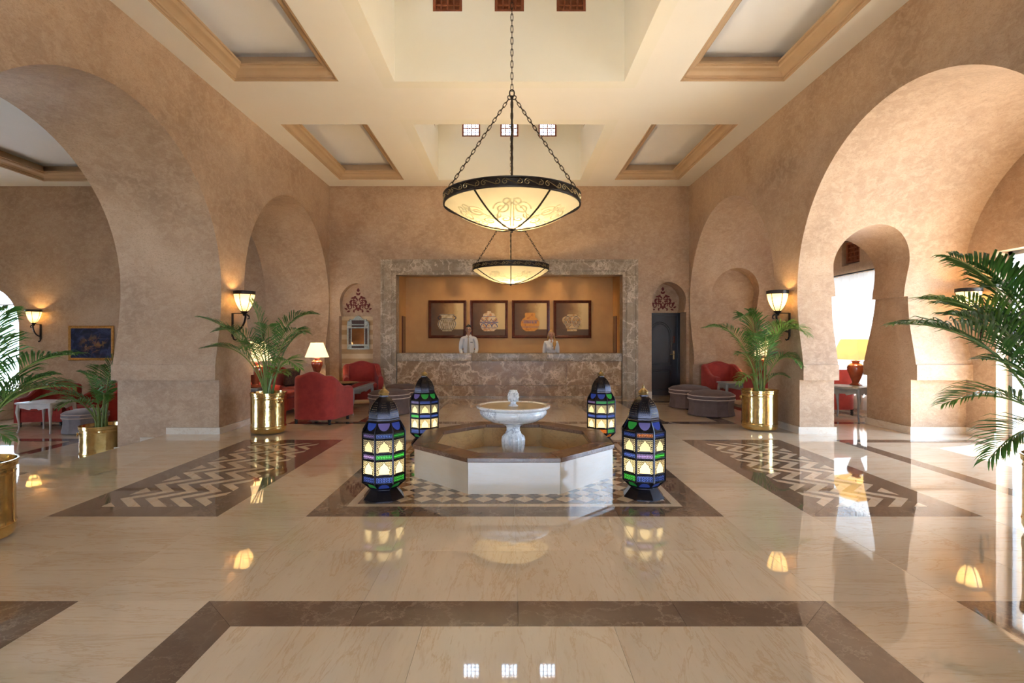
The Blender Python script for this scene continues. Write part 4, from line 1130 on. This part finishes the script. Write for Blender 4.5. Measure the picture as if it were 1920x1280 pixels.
# ------------------------------------------------------------------ upholstery
def armchair(name, label, cat, loc, rz, Wd=.86, Dp=.84, hb=.90, ha=.62, group=None, cushions=1, hump=.07, mat='red'):
    """front faces local -y"""
    t = thing(name, label, cat, loc, rz, group)
    path = []; hw = Wd/2; hd = Dp/2; rc = .20
    def pt(x, y): return Vector((x, y))
    for i in range(7): path.append(pt(-hw, -hd+(2*hd-rc)*i/6))
    for i in range(1, 7): a = PI-PI/2*i/6; path.append(pt(-hw+rc+rc*math.cos(a), hd-rc+rc*math.sin(a)))
    nb = 14
    for i in range(1, nb): path.append(pt(-hw+rc+(2*hw-2*rc)*i/nb, hd))
    for i in range(0, 7): a = PI/2-PI/2*i/6; path.append(pt(hw-rc+rc*math.cos(a), hd-rc+rc*math.sin(a)))
    for i in range(1, 7): path.append(pt(hw, hd-rc-(2*hd-rc)*i/6))
    n = len(path); vs = []; fs = []; th = .115; pipe = []
    for i, p in enumerate(path):
        tg = (path[min(i+1, n-1)]-path[max(i-1, 0)]).normalized(); nin = Vector((tg.y, -tg.x))
        fy = (p.y+hd)/(2*hd); fx = abs(p.x)/hw
        s = max(0, min(1, (fy-.28)/.62)); s = s*s*(3-2*s)
        h = ha+(hb-hump-ha)*s
        if p.y > hd-.03: h += hump*(.5+.5*math.cos(PI*min(1, fx/.72)))
        if i in (0, n-1): h -= .02
        sec = [(0, .085), (.0, h-.06), (.012, h-.022), (.04, h), (.075, h), (.103, h-.022), (th, h-.06), (th, .085)]
        if fy > .4: sec = [(a*(1+.25*s), b) for a, b in sec]
        for a, b in sec: vs.append((p.x+nin.x*a, p.y+nin.y*a, b))
        pipe.append((p.x+nin.x*.105*(1+.25*s), p.y+nin.y*.105*(1+.25*s), h-.012))
    k = 8
    for i in range(n-1):
        for j in range(k): fs.append((i*k+j, i*k+(j+1) % k, (i+1)*k+(j+1) % k, (i+1)*k+j))
    fs += [tuple(range(k)), tuple((n-1)*k+j for j in range(k))[::-1]]
    me = MB().add(vs, fs).mesh('back_and_arms', mat, False)
    bm = bmesh.new(); bm.from_mesh(me); bmesh.ops.recalc_face_normals(bm, faces=bm.faces); bm.to_mesh(me); bm.free(); fin(me, True, 40)
    sh = obj('back_and_arms', me, t)
    MB().tube(pipe, .0065, 5).build('piping', 'red_pipe' if mat == 'red' else mat, sh)
    MB().rbox(-hw+.06, hw-.06, -hd+.02, hd-.06, .085, .33, .03).build('seat_base', mat, t)
    w = (2*hw-.25)/cushions
    for c in range(cushions):
        x0 = -hw+.125+c*w; MB().rbox(x0+.003, x0+w-.003, -hd-.015, hd-.14, .325, .455, .045, 4).build('seat_cushion', mat, t)
        if cushions > 1: MB().rbox(x0+.006, x0+w-.006, hd-.28, hd-.12, .44, .80, .05, 4).build('back_cushion', mat, t)
    for sx in (-1, 1):
        for sy in (-1, 1):
            MB().lathe([(.022, 0), (.028, .02), (.022, .045), (.03, .06), (.03, .088)], 10, (sx*(hw-.07), sy*(hd-.08), 0)).build('caster_leg', 'black', t)
    return t
g1 = 'red velvet armchairs'
armchair('armchair', 'red velvet armchair with its back turned, right of the palm planter', 'armchair', (-3.31, 9.22, 0), math.radians(170), .76, .80, .90, group=g1)
armchair('armchair', 'red camel-back armchair in front of the striped niche and mirror', 'armchair', (-3.40, 12.05, 0), math.radians(20), .86, .8, .94, group=g1)
armchair('armchair', 'red camel-back armchair behind the taupe ottomans by the right blind niche', 'armchair', (4.98, 12.0, 0), math.radians(8), .92, .8, .93, group=g1)
armchair('sofa', 'long red velvet sofa standing behind the palm in the left arch', 'sofa', (-4.66, 10.45, 0), math.radians(90), 1.9, .92, .93, .62, cushions=2)
armchair('sofa', 'red velvet sofa with its back turned, beside the yellow-shaded lamp', 'sofa', (5.84, 10.5, 0), math.radians(180), 1.86, .82, .93, .70, cushions=2)
armchair('armchair', 'dark red armchair behind the white table on the lower floor', 'armchair', (-10.35, 11.75, -.45), math.radians(10), .92, .84, .94, group=g1)
armchair('armchair', 'dark red armchair behind the small palm on the lower floor', 'armchair', (-9.25, 11.75, -.45), math.radians(-20), .92, .84, .90, group=g1)
# dark cushion on the left sofa
MBc = MB().rbox(-.2, .2, -.06, .06, -.19, .19, .055, 4)
o = MBc.build('throw_cushion', 'dark_wood'); o.location = (-4.62, 11.05, .65); o.rotation_euler = (.25, 0, 1.3)
M['dark_cloth'] = simple('dark_patterned_cloth', (.05, .02, .018), (.13, .07, .03), 30, .8); o.data.materials[0] = M['dark_cloth']
tag(o, 'dark patterned throw cushion at the far end of the left sofa', 'cushion')
def ottoman(loc, rz, label, R=.43):
    t = thing('ottoman', label, 'ottoman', loc, rz, 'taupe velvet ottomans')
    n = 12
    MB().lathe([(R*.98, .012), (R*1.0, .03), (R*.955, .10), (R*.93, .18), (R*.94, .25), (R*.975, .30), (R*.99, .318)], n, rot=PI/12).build('skirt', 'otto', t, True, 12)
    MB().lathe([(R*.99, .318), (R*1.01, .35), (R*.99, .385)], n, rot=PI/12).build('cushion_band', 'otto', t, True, 12)
    MB().lathe([(R*.985, .383), (R*.95, .41), (R*.82, .44), (R*.5, .468), (0, .478)], n, rot=PI/12).build('cushion_top', 'otto', t, True, 40)
    for r, z in ((R*1.0, .318), (R*1.0, .386)):
        MB().tube([(r*math.cos(PI/12+2*PI*k/n), r*math.sin(PI/12+2*PI*k/n), z) for k in range(n)], .009, 6, True).build('piping', 'otto_pipe', t)
    for k in range(4): MB().lathe([(.03, 0), (.03, .015)], 8, (R*.7*math.cos(k*PI/2+.8), R*.7*math.sin(k*PI/2+.8), 0)).build('foot', 'black', t)
    return t
ottoman((-2.35, 10.2, 0), .1, 'taupe ottoman in front at the left of the reception counter', .41)
ottoman((-2.33, 11.35, 0), .3, 'taupe ottoman nearest the left side of the marble surround', .41)
ottoman((3.88, 10.0, 0), .15, 'taupe ottoman in front of the pair near the right palm', .44)
ottoman((3.85, 11.1, 0), .25, 'taupe ottoman behind its twin, nearest the black door', .44)
M['grey_velvet'] = simple('grey_velvet', (.22, .19, .20), (.17, .145, .155), 9, .85, sheen=.4)
o = ottoman((-8.72, 10.7, -.45), .2, 'grey velvet ottoman on the lower floor behind the small palm', .40)
for c in o.children:
    if c.name.split('.')[0] in ('skirt', 'cushion_band', 'cushion_top'): c.data.materials[0] = M['grey_velvet']
# ------------------------------------------------------------------ tables
def table(name, label, loc, rz, Lx, Ly, h, mat, topmat, group=None):
    t = thing(name, label, 'table', loc, rz, group)
    MB().rbox(-Lx/2, Lx/2, -Ly/2, Ly/2, h-.035, h, .012).build('table_top', mat, t)
    MB().box(-Lx/2+.07, Lx/2-.07, -Ly/2+.07, Ly/2-.07, h-.002, h+.003).build('top_inlay', topmat, t, False)
    def apron(L, ax, off):
        n = 20; lo = []
        for i in range(n+1):
            u = -1+2*i/n; d = .075+.035*(1-abs(u))**.5*(-1 if abs(u) < .25 else 0)+.04*math.cos(u*PI*1.0)*.6; lo.append((u*(L/2-.06), h-.04-d-.02))
        pl = [(-L/2+.06, h-.034), (L/2-.06, h-.034)]+lo[::-1]
        m = MB().prism(pl, 'y' if ax == 'x' else 'x', off-.012, off+.012); m.build('apron', mat, t, False)
    for s in (-1, 1): apron(Lx, 'x', s*(Ly/2-.045)); apron(Ly, 'y', s*(Lx/2-.045))
    for sx in (-1, 1):
        for sy in (-1, 1):
            x, y = sx*(Lx/2-.05), sy*(Ly/2-.05); d = Vector((sx, sy)).normalized()
            P = [(0, h-.03, .034), (.012, h-.12, .036), (.022, h-.20, .033), (.012, h-.30, .024), (-.004, h*.30, .018), (-.004, .10, .015), (.012, .04, .017), (.022, .012, .019), (.024, .0, .016)]
            P = [q for q in P if q[1] >= 0]
            P.sort(key=lambda q: -q[1])
            MB().tube([(x+d.x*a, y+d.y*a, z) for a, z, r in P], [r for a, z, r in P], 8).build('cabriole_leg', mat, t)
    return t
table('coffee_table', 'grey coffee table with dark red top between the left armchairs', (-3.40, 10.70, 0), 0, .86, 1.5, .50, 'grey_wood', 'dark_wood')
table('coffee_table', 'grey coffee table behind the right ottomans and palm planter', (4.98, 11.18, 0), 0, .86, .5, .53, 'grey_wood', 'grey_wood')
table('side_table', 'dark grey side table seen through the keyhole passage under the yellow-shaded lamp', (6.13, 9.42, 0), math.radians(38), .6, .6, .61, 'grey_wood', 'grey_wood')
table('side_table', 'side table with dark top half hidden behind the left palm planter', (-4.62, 9.24, 0), 0, .5, .42, .60, 'grey_wood', 'dark_wood')
table('side_table', 'side table under the white-shaded lamp behind the red armchair', (-4.42, 11.95, 0), 0, .5, .5, .60, 'grey_wood', 'dark_wood')
table('side_table', 'side table under the lamp behind the sofa in the right arch', (5.98, 12.1, 0), 0, .5, .5, .62, 'grey_wood', 'dark_wood')
table('side_table', 'white painted side table with cabriole legs on the lower floor', (-9.56, 10.75, -.45), math.radians(-4), .78, .62, .62, 'white_wood', 'white_wood')
bw = MB().lathe([(.0, 0), (.08, 0), (.085, .012), (.10, .02), (.19, .055), (.27, .085), (.28, .09), (.27, .092), (.18, .064), (.06, .03), (.0, .026)], 32).build('bowl', 'gold'); bw.location = (-3.27, 10.35, .5035)
tag(bw, 'wide shallow brass bowl on the left coffee table', 'bowl')
bw = MB().lathe([(.0, 0), (.07, 0), (.075, .01), (.12, .04), (.19, .07), (.2, .075), (.18, .072), (.06, .026), (.0, .022)], 28).build('bowl', 'gold'); bw.location = (5.2, 11.18, .5335)
tag(bw, 'shallow brass bowl on the coffee table behind the right palm', 'bowl')
# ------------------------------------------------------------------ table lamps
def lamp(loc, label, s=1.0, shade=(.13, .27, .34), mat='shade', square=False, power=9):
    t = thing('table_lamp', label, 'table lamp', loc, 0.3 if square else 0, 'red ceramic table lamps')
    pr = [(.0, 0), (.10, 0), (.105, .012), (.075, .03), (.055, .05), (.06, .07), (.10, .17), (.135, .27), (.142, .32), (.13, .365), (.085, .395), (.06, .405), (.058, .425), (.078, .435), (.078, .45), (.04, .455), (.0, .456)]
    MB().lathe([(r*s, z*s) for r, z in pr], 32).build('ceramic_base', 'ceramic', t)
    z0 = .47*s; rt, rb, hs = [v*s for v in shade]
    MB().tube([(0, 0, .45*s), (0, 0, z0+hs*.8)], .008, 6).build('stem', 'gold', t)
    n = 4 if square else 40
    m = MB().lathe([(rb, z0), (rt, z0+hs), (rt-.004, z0+hs), (rb-.004, z0)], n, rot=PI/4); m.f = m.f[:-2]
    m.build('lamp_shade', mat, t, True, 40)
    MB().sphere((0, 0, z0+hs*.45), .03, n=10, m=8).build('light_bulb', 'bulb', t)
    point_light('bulb_light', (0, 0, z0+hs*.62), power, WARM, .04, t)
    return t
lamp((-4.42, 11.95, .604), 'lit red ceramic lamp with white shade behind the red armchair', .92, (.15, .285, .36))
lamp((-4.50, 9.22, .604), 'lit orange ceramic lamp half hidden behind the left palm', 1.0, (.15, .27, .34))
lamp((5.98, 12.1, .624), 'lit lamp half hidden behind the right palm', .95, (.15, .28, .36))
lamp((6.33, 9.50, .614), 'red ceramic lamp with square yellow shade seen through the keyhole passage', 1.0, (.24, .40, .37), 'shade_y', True, 5)

# ------------------------------------------------------------------ windows and curtain
gd = struct(MB().box(7.20, 7.26, 4.3, 4.36, 0, 2.72).box(7.20, 7.26, 7.44, 7.5, 0, 2.72).box(7.20, 7.26, 4.3, 7.5, 2.66, 2.72).box(7.2, 7.26, 5.86, 5.94, 0, 2.72).box(7.2, 7.26, 6.9, 6.94, 0, 2.72).box(7.2, 7.26, 4.3, 7.5, 0, .06).build('door_4', 'alu', None, False))
for a, b in ((4.36, 5.86), (5.94, 6.9), (6.94, 7.44)): MB().box(7.226, 7.232, a, b, .06, 2.66).build('glass_pane', 'glass', gd, False)
wd = struct(MB().box(7.28, 7.34, 9.55, 9.61, .45, 2.75).box(7.28, 7.34, 11.89, 11.95, .45, 2.75).box(7.28, 7.34, 9.55, 11.95, 2.69, 2.75).box(7.28, 7.34, 9.55, 11.95, .45, .51).box(7.28, 7.34, 10.72, 10.78, .45, 2.75).build('window_50', 'alu', None, False))
for a, b in ((9.61, 10.72), (10.78, 11.89)): MB().box(7.307, 7.313, a, b, .51, 2.69).build('glass_pane', 'glass', wd, False)
cu = thing('curtain', 'white sheer curtain on a dark rod seen through the keyhole passage', 'curtain', (6.96, 10.75, 0))
m = MB(); vs = []; fs = []; nn = 160
for j in range(9):
    z = .06+2.70*j/8
    for i in range(nn+1):
        y = -1.32+2.64*i/nn; am = .028 if j < 7 else .02
        vs.append((am*math.sin(i*.78+.35*math.sin(i*.21))+.006*math.sin(j*1.3+i*.1), y, z))
for j in range(8):
    for i in range(nn): a = j*(nn+1)+i; fs.append((a, a+1, a+nn+2, a+nn+1))
m.add(vs, fs).build('sheer_panel', 'curtain', cu, True, 80)
MB().tube([(0, -1.42, 2.79), (0, 1.42, 2.79)], .016, 8).sphere((0, -1.43, 2.79), .03).sphere((0, 1.43, 2.79), .03).build('curtain_rod', 'iron', cu)
so = shutter((7.10, 10.7, 3.25), -PI/2, True, 51)
# arched doorway of the left room, steps up to it
def doorway():
    t = thing('arched_doorway', 'bright arched glass doorway at the top of white steps', 'door', (-12.95, 12.9, -.45))
    pl = [(-.78, .66), (-.78, 2.2)]+[(.78*math.cos(a), 2.2+.98*math.sin(a)) for a in [PI-PI*q/20 for q in range(1, 20)]]+[(.78, 2.2), (.78, .66)]
    fr = MB().tube([(x*.965, .10, z) for x, z in pl], .03, 6).tube([(-.65, .10, 2.75), (.65, .10, 2.75)], .02, 6).tube([(0, .10, .66), (0, .10, 2.75)], .02, 6)
    fr.build('door_frame', 'alu', t)
    MB().prism(pl, 'y', .10, .106).build('glass_pane', 'glass', t, False)
    for k in range(3): MB().rbox(-1.1, 1.1, -.30*(3-k)-.15, -.004, .22*k, .22*(k+1)-.002, .012).build('stone_step', 'skirt', t)
    return t
doorway()
# dark still life
t = thing('still_life_painting', 'dark blue still life painting in a gilt frame on the lower room wall', 'painting', (-10.36, 12.895, .92))
m = MB(); pf = [(0, 0), (0, -.03), (.02, -.045), (.04, -.035), (.055, -.03), (.065, -.02), (.065, 0)]; vs = []
for x, z, sx, sz in ((-.56, 0, 1, 1), (.56, 0, -1, 1), (.56, .86, -1, -1), (-.56, .86, 1, -1)): vs += [(x+sx*a, b, z+sz*a) for a, b in pf]
n = len(pf); fs = []
for c in range(4):
    d = (c+1) % 4
    for k in range(n): fs.append((c*n+(k+1) % n, d*n+(k+1) % n, d*n+k, c*n+k))
m.add(vs, fs).build('picture_frame', 'giltframe', t, True, 20)
mm, nt, b = nodes_of('still_life_canvas')
v = coord(nt, (1, 1, 1), False, 'object'); n1 = noise(nt, v, 3.4, 5, .6, 1.4); n2 = noise(nt, v, 6.5, 4, .6, .8)
col = ramp(nt, n1.outputs[0], [(.3, (.006, .007, .016)), (.5, (.016, .022, .06)), (.62, (.05, .065, .15)), (.75, (.012, .016, .04))])
tcn = N(nt, 'ShaderNodeTexCoord'); vm = N(nt, 'ShaderNodeVectorMath', operation='DISTANCE'); nt.links.new(tcn.outputs['Generated'], vm.inputs[0]); vm.inputs[1].default_value = (.58, .0, .45)
near = ramp(nt, vm.outputs['Value'], [(.12, (1, 1, 1)), (.42, (0, 0, 0))])
fac = mix(nt, 1.0, near, ramp(nt, n2.outputs[0], [(.48, (0, 0, 0)), (.60, (1, 1, 1))]), 'MULTIPLY')
col = mix(nt, fac, col, ramp(nt, noise(nt, v, 12, 2).outputs[0], [(.4, (.30, .17, .05)), (.6, (.26, .10, .07)), (.7, (.50, .42, .24))]))
nt.links.new(col, b.inputs['Base Color']); b.inputs['Roughness'].default_value = .6; b.inputs['Specular IOR Level'].default_value = .2
MB().box(-.51, .51, -.02, 0, .05, .81).build('canvas', mm, t, False)

# ------------------------------------------------------------------ receptionists
def skin_mesh(joints, edges, root, sub=2):
    """joints: list of (x,y,z,rx,ry)"""
    me = bpy.data.meshes.new('skin'); me.from_pydata([j[:3] for j in joints], edges, [])
    o = bpy.data.objects.new('skin', me); COL.objects.link(o)
    md = o.modifiers.new('s', 'SKIN'); md.use_smooth_shade = True
    for i, j in enumerate(joints):
        sv = me.skin_vertices[0].data[i]; sv.radius = (j[3], j[4]); sv.use_root = (i == root)
    o.modifiers.new('ss', 'SUBSURF').levels = sub
    dg = bpy.context.evaluated_depsgraph_get(); dg.update()
    r = bpy.data.meshes.new_from_object(o.evaluated_get(dg), depsgraph=dg)
    bpy.data.objects.remove(o); bpy.data.meshes.remove(me)
    return r
def to_mb(me):
    m = MB(); m.add([tuple(v.co) for v in me.vertices], [tuple(p.vertices) for p in me.polygons]); return m
def remesh(mb, vox, mat, name):
    o = obj('tmp', mb.mesh('tmp', None, False)); md = o.modifiers.new('r', 'REMESH'); md.mode = 'VOXEL'; md.voxel_size = vox
    sm_ = o.modifiers.new('sm', 'SMOOTH'); sm_.iterations = 3; sm_.factor = .5
    dg = bpy.context.evaluated_depsgraph_get(); dg.update()
    r = bpy.data.meshes.new_from_object(o.evaluated_get(dg), depsgraph=dg)
    d = o.data; bpy.data.objects.remove(o); bpy.data.meshes.remove(d)
    r.name = name; r.materials.clear(); r.materials.append(M[mat]); fin(r, True, 70); return r
def person(loc, label, k, female):
    """stands facing -y; k scales a 1.80 m figure"""
    sw = .150 if female else .168
    J = [(0, .0, .95, .150, .105), (0, .0, 1.12, .125 if female else .140, .098), (0, .0, 1.32, .142 if female else .160, .112), (0, .01, 1.475, .085, .072), (0, .0, 1.53, .056, .056), (0, -.008, 1.60, .052, .055)]
    E = [(0, 1), (1, 2), (2, 3), (3, 4), (4, 5)]
    arms = {}
    for s in (-1, 1):
        b = len(J)
        J += [(s*sw, .01, 1.450, .055, .058), (s*(sw+.035), .02, 1.30, .046, .050), (s*(sw+.045), .03, 1.15, .042, .045), (s*(sw+.015), -.10, 1.06, .037, .036), (s*(sw-.04), -.22, .985, .027, .024)]
        E += [(3, b), (b, b+1), (b+1, b+2), (b+2, b+3), (b+3, b+4)]; arms[s] = b
    nl = len(J)
    for s in (-1, 1):
        b = len(J)
        J += [(s*.095, .0, .86, .088, .09), (s*.10, -.005, .52, .060, .062), (s*.10, .02, .30, .052, .055), (s*.10, .03, .09, .038, .04), (s*.115, -.12, .035, .040, .03)]
        E += [(0, b), (b, b+1), (b+1, b+2), (b+2, b+3), (b+3, b+4)]
    body = to_mb(skin_mesh([(x, y, z, rx*.93, ry*.93) for x, y, z, rx, ry in J], E, 0))
    # head with jaw, nose, ears
    hx, hy, hz = 0, -.012, 1.685
    hd = MB().sphere((0, 0, 0), .079, .098, .120, 20, 14)
    def shape(p):
        x, y, z = p
        if z < 0: f = 1-.42*(z/-.118)**1.6; x *= f; y = y*(1-.18*(z/-.118)) - .012*(z/-.118)
        return (hx+x, hy+y, hz+z)
    hd.v = [shape(p) for p in hd.v]
    body.add(hd.v, hd.f)
    for b_ in ((hx, hy-.098, hz-.028, .016, .018, .014), (hx, hy-.093, hz-.008, .010, .012, .028), (hx, hy-.075, hz-.095, .026, .018, .016), (hx, hy-.088, hz-.058, .022, .010, .010)):
        s_ = MB().sphere(b_[:3], b_[3], b_[4], b_[5], 10, 7); body.add(s_.v, s_.f)
    for s in (-1, 1):
        e = MB().sphere((hx+s*.077, hy+.012, hz-.012), .010, .020, .032, 10, 7); body.add(e.v, e.f)
        a = arms[s]; wx, wy, wz = J[a+4][:3]
        d = Vector((-s*.35, -.80, -.30)).normalized(); q = Vector((s*.75, -.35, .1)).normalized(); w0 = Vector((wx, wy, wz))
        pal = MB(); pal.tube([w0-d*.02, w0+d*.03, w0+d*.075, w0+d*.092], [.024, .034, .038, .030], 8, False, .45); body.add(pal.v, pal.f)
        for i in range(4):
            o0 = w0+d*.082+q*(i-1.5)*.019; L_ = (.068, .078, .074, .058)[i]; dd = (d+Vector((0, 0, -.35))).normalized(); d3 = (d+Vector((0, 0, -1.1))).normalized()
            fg = MB(); fg.tube([o0-d*.015, o0+d*L_*.35, o0+d*L_*.35+dd*L_*.35, o0+d*L_*.35+dd*L_*.35+d3*L_*.3], [.009, .0088, .008, .0065], 6); body.add(fg.v, fg.f)
        th0 = w0+d*.025-q*.028; td = (d*.7-q*.7).normalized()
        fg = MB(); fg.tube([th0, th0+td*.035, th0+td*.05+d*.022], [.011, .0105, .008], 6); body.add(fg.v, fg.f)
    me = remesh(body, .0068, 'skin', 'person')
    p = tag(obj('person', me, None, loc), label, 'person'); p.scale = (k, k, k)
    # shirt
    SJ = [(x, y, z, rx*1.03, ry*1.06) for x, y, z, rx, ry in J[:4]]
    SJ[3] = (0, .01, 1.475, .095, .075)
    SE = [(0, 1), (1, 2), (2, 3), (3, 4)]; SJ.append((0, .006, 1.522, .068, .066))
    for s in (-1, 1):
        a = arms[s]; b = len(SJ)
        for i in range(5):
            x, y, z, rx, ry = J[a+i]; SJ.append((x, y, z, rx*1.12+.004, ry*1.12+.004))
        x, y, z, rx, ry = SJ[-1]; SJ[-1] = (x-(x-SJ[-2][0])*.12, y-(y-SJ[-2][1])*.12, z-(z-SJ[-2][2])*.12, .033, .03)
        SE += [(3, b), (b, b+1), (b+1, b+2), (b+2, b+3), (b+3, b+4)]
    sm2 = to_mb(skin_mesh(SJ, SE, 0))
    if female:
        for s in (-1, 1): q = MB().sphere((s*.075, -.085, 1.31), .075, .065, .075, 14, 10); sm2.add(q.v, q.f)
    shm = remesh(sm2, .011, 'shirt', 'shirt'); sh = obj('shirt', shm, p)
    col_ = MB()
    for s in (-1, 1):
        vs = [(s*.062, .02, 1.555), (s*.055, -.045, 1.555), (s*.012, -.086, 1.515), (s*.035, -.115, 1.455), (s*.085, -.075, 1.485), (s*.082, .02, 1.515)]
        col_.add(vs+[(x*.93, y+.008, z-.004) for x, y, z in vs], [(0, 1, 4, 5), (1, 2, 3, 4), (11, 10, 7, 6), (10, 9, 8, 7), (0, 6, 7, 1), (1, 7, 8, 2), (2, 8, 9, 3), (3, 9, 10, 4), (4, 10, 11, 5)])
    col_.build('collar', 'shirt', sh, False)
    MB().box(-.004, .004, -.002, .002, 0, .38).xf(Matrix.Translation((.0, -.122, 1.05))).build('button_placket', 'shirt', sh, False)
    if not female:
        MB().prism([(-.018, 1.51), (.018, 1.51), (.013, 1.475), (.034, 1.08), (0, 1.03), (-.034, 1.08), (-.013, 1.475)], 'y', -.138, -.128).xf(Matrix.Translation((0, .004, 0))).build('necktie', 'tie', p, False)
    bx = .085 if not female else .05
    MB().rbox(bx-.034, bx+.034, -.150 if female else -.136, -.120, 1.345, 1.363, .002).build('name_badge', 'black', p)
    TJ = [J[0]]+J[nl:nl+4]+J[nl+5:nl+9]
    tm = to_mb(skin_mesh([(x, y, z, rx*1.06+.006, ry*1.06+.006) for x, y, z, rx, ry in TJ], [(0, 1), (1, 2), (2, 3), (3, 4), (0, 5), (5, 6), (6, 7), (7, 8)], 0))
    tm.build('trousers', 'trouser', p, True, 80)
    for s in (-1, 1): MB().rbox(s*.11-.05, s*.11+.05, -.17, .09, 0, .085, .035, 3).build('shoe', 'shoe', p)
    # face
    for s in (-1, 1):
        MB().sphere((hx+s*.030, hy-.086, hz+.002), .012, .008, .007, 10, 6).build('eye', 'eyewhite', p)
        MB().tube([(hx+s*.014, hy-.096, hz+.022), (hx+s*.032, hy-.094, hz+.027), (hx+s*.048, hy-.083, hz+.021)], .0035, 5).build('eyebrow', 'hair_dark' if not female else 'hair_blond', p)
    MB().tube([(hx-.022, hy-.094, hz-.061), (hx, hy-.101, hz-.058), (hx+.022, hy-.094, hz-.061)], [.003, .005, .003], 6).build('mouth', 'lips', p)
    # hair
    hm = MB(); vs = []; fs = []; nn, mm_ = 28, 12
    for j in range(mm_+1):
        for i in range(nn):
            a = 2*PI*i/nn; front = max(0, -math.sin(a))
            low = (-.045 if not female else -.10) if front < .25 else (.056 if front > .6 else .056-(.6-front)/.35*(.056-(-.02)))
            ph_lo = math.asin(max(-.95, min(.95, low/.122))); ph = ph_lo+(PI/2-ph_lo)*j/mm_
            g = 1.055+(.05 if front > .3 and not female else .02)*(j/mm_)
            vs.append((hx+.078*g*math.cos(ph)*math.cos(a), hy+.004+.099*g*math.cos(ph)*math.sin(a), hz+.121*g*math.sin(ph)))
    for j in range(mm_):
        for i in range(nn): b0 = j*nn+i; b1 = j*nn+(i+1) % nn; fs.append((b0, b1, b1+nn, b0+nn))
    hm.add(vs, fs)
    if female:
        rd = random.Random(2)
        for q in range(26):
            s = -1 if q < 8 else 1
            a = rd.uniform(-.2, 1.3); x0 = s*.076*math.cos(a*.8); y0 = .085*math.sin(a)-.01
            if s > 0:
                pts = [(hx+x0, hy+y0, hz+.03), (hx+x0*1.15, hy+y0-.005, hz-.08), (.085+rd.uniform(-.03, .035), -.03-rd.uniform(0, .04), 1.50), (.085+rd.uniform(-.035, .03), -.125-rd.uniform(0, .02), 1.40), (.075+rd.uniform(-.02, .02), -.150, 1.30-rd.uniform(0, .05))]
            else:
                pts = [(hx+x0, hy+y0, hz+.03), (hx+x0*1.15, hy+y0, hz-.08), (-.085+rd.uniform(-.02, .02), .02+rd.uniform(0, .05), 1.53), (-.07+rd.uniform(-.02, .02), .10, 1.42)]
            m_ = len(pts); hm.tube(pts, [.017]+[.019]*(m_-2)+[.006], 6)
    hm.build('hair', 'hair_blond' if female else 'hair_dark', p, True, 60)
    if not female:
        gl = MB()
        for s in (-1, 1):
            gl.tube([(hx+s*.031+.024*math.cos(b), hy-.104, hz+.001+.018*math.sin(b)) for b in [2*PI*i/14 for i in range(14)]], .0035, 5, True)
            gl.tube([(hx+s*.055, hy-.103, hz+.006), (hx+s*.078, hy-.06, hz+.006), (hx+s*.082, hy+.01, hz+.002)], .0028, 5)
        gl.tube([(hx-.008, hy-.107, hz+.004), (hx+.008, hy-.107, hz+.004)], .003, 5)
        gl.build('eyeglasses', 'black', p)
    return p
person((-1.075, 13.75, 0), 'person in white shirt, beige tie and glasses standing behind the counter', 1.01, False)
person((1.105, 13.75, 0), 'person with long blond hair and white shirt standing behind the counter', .935, True)
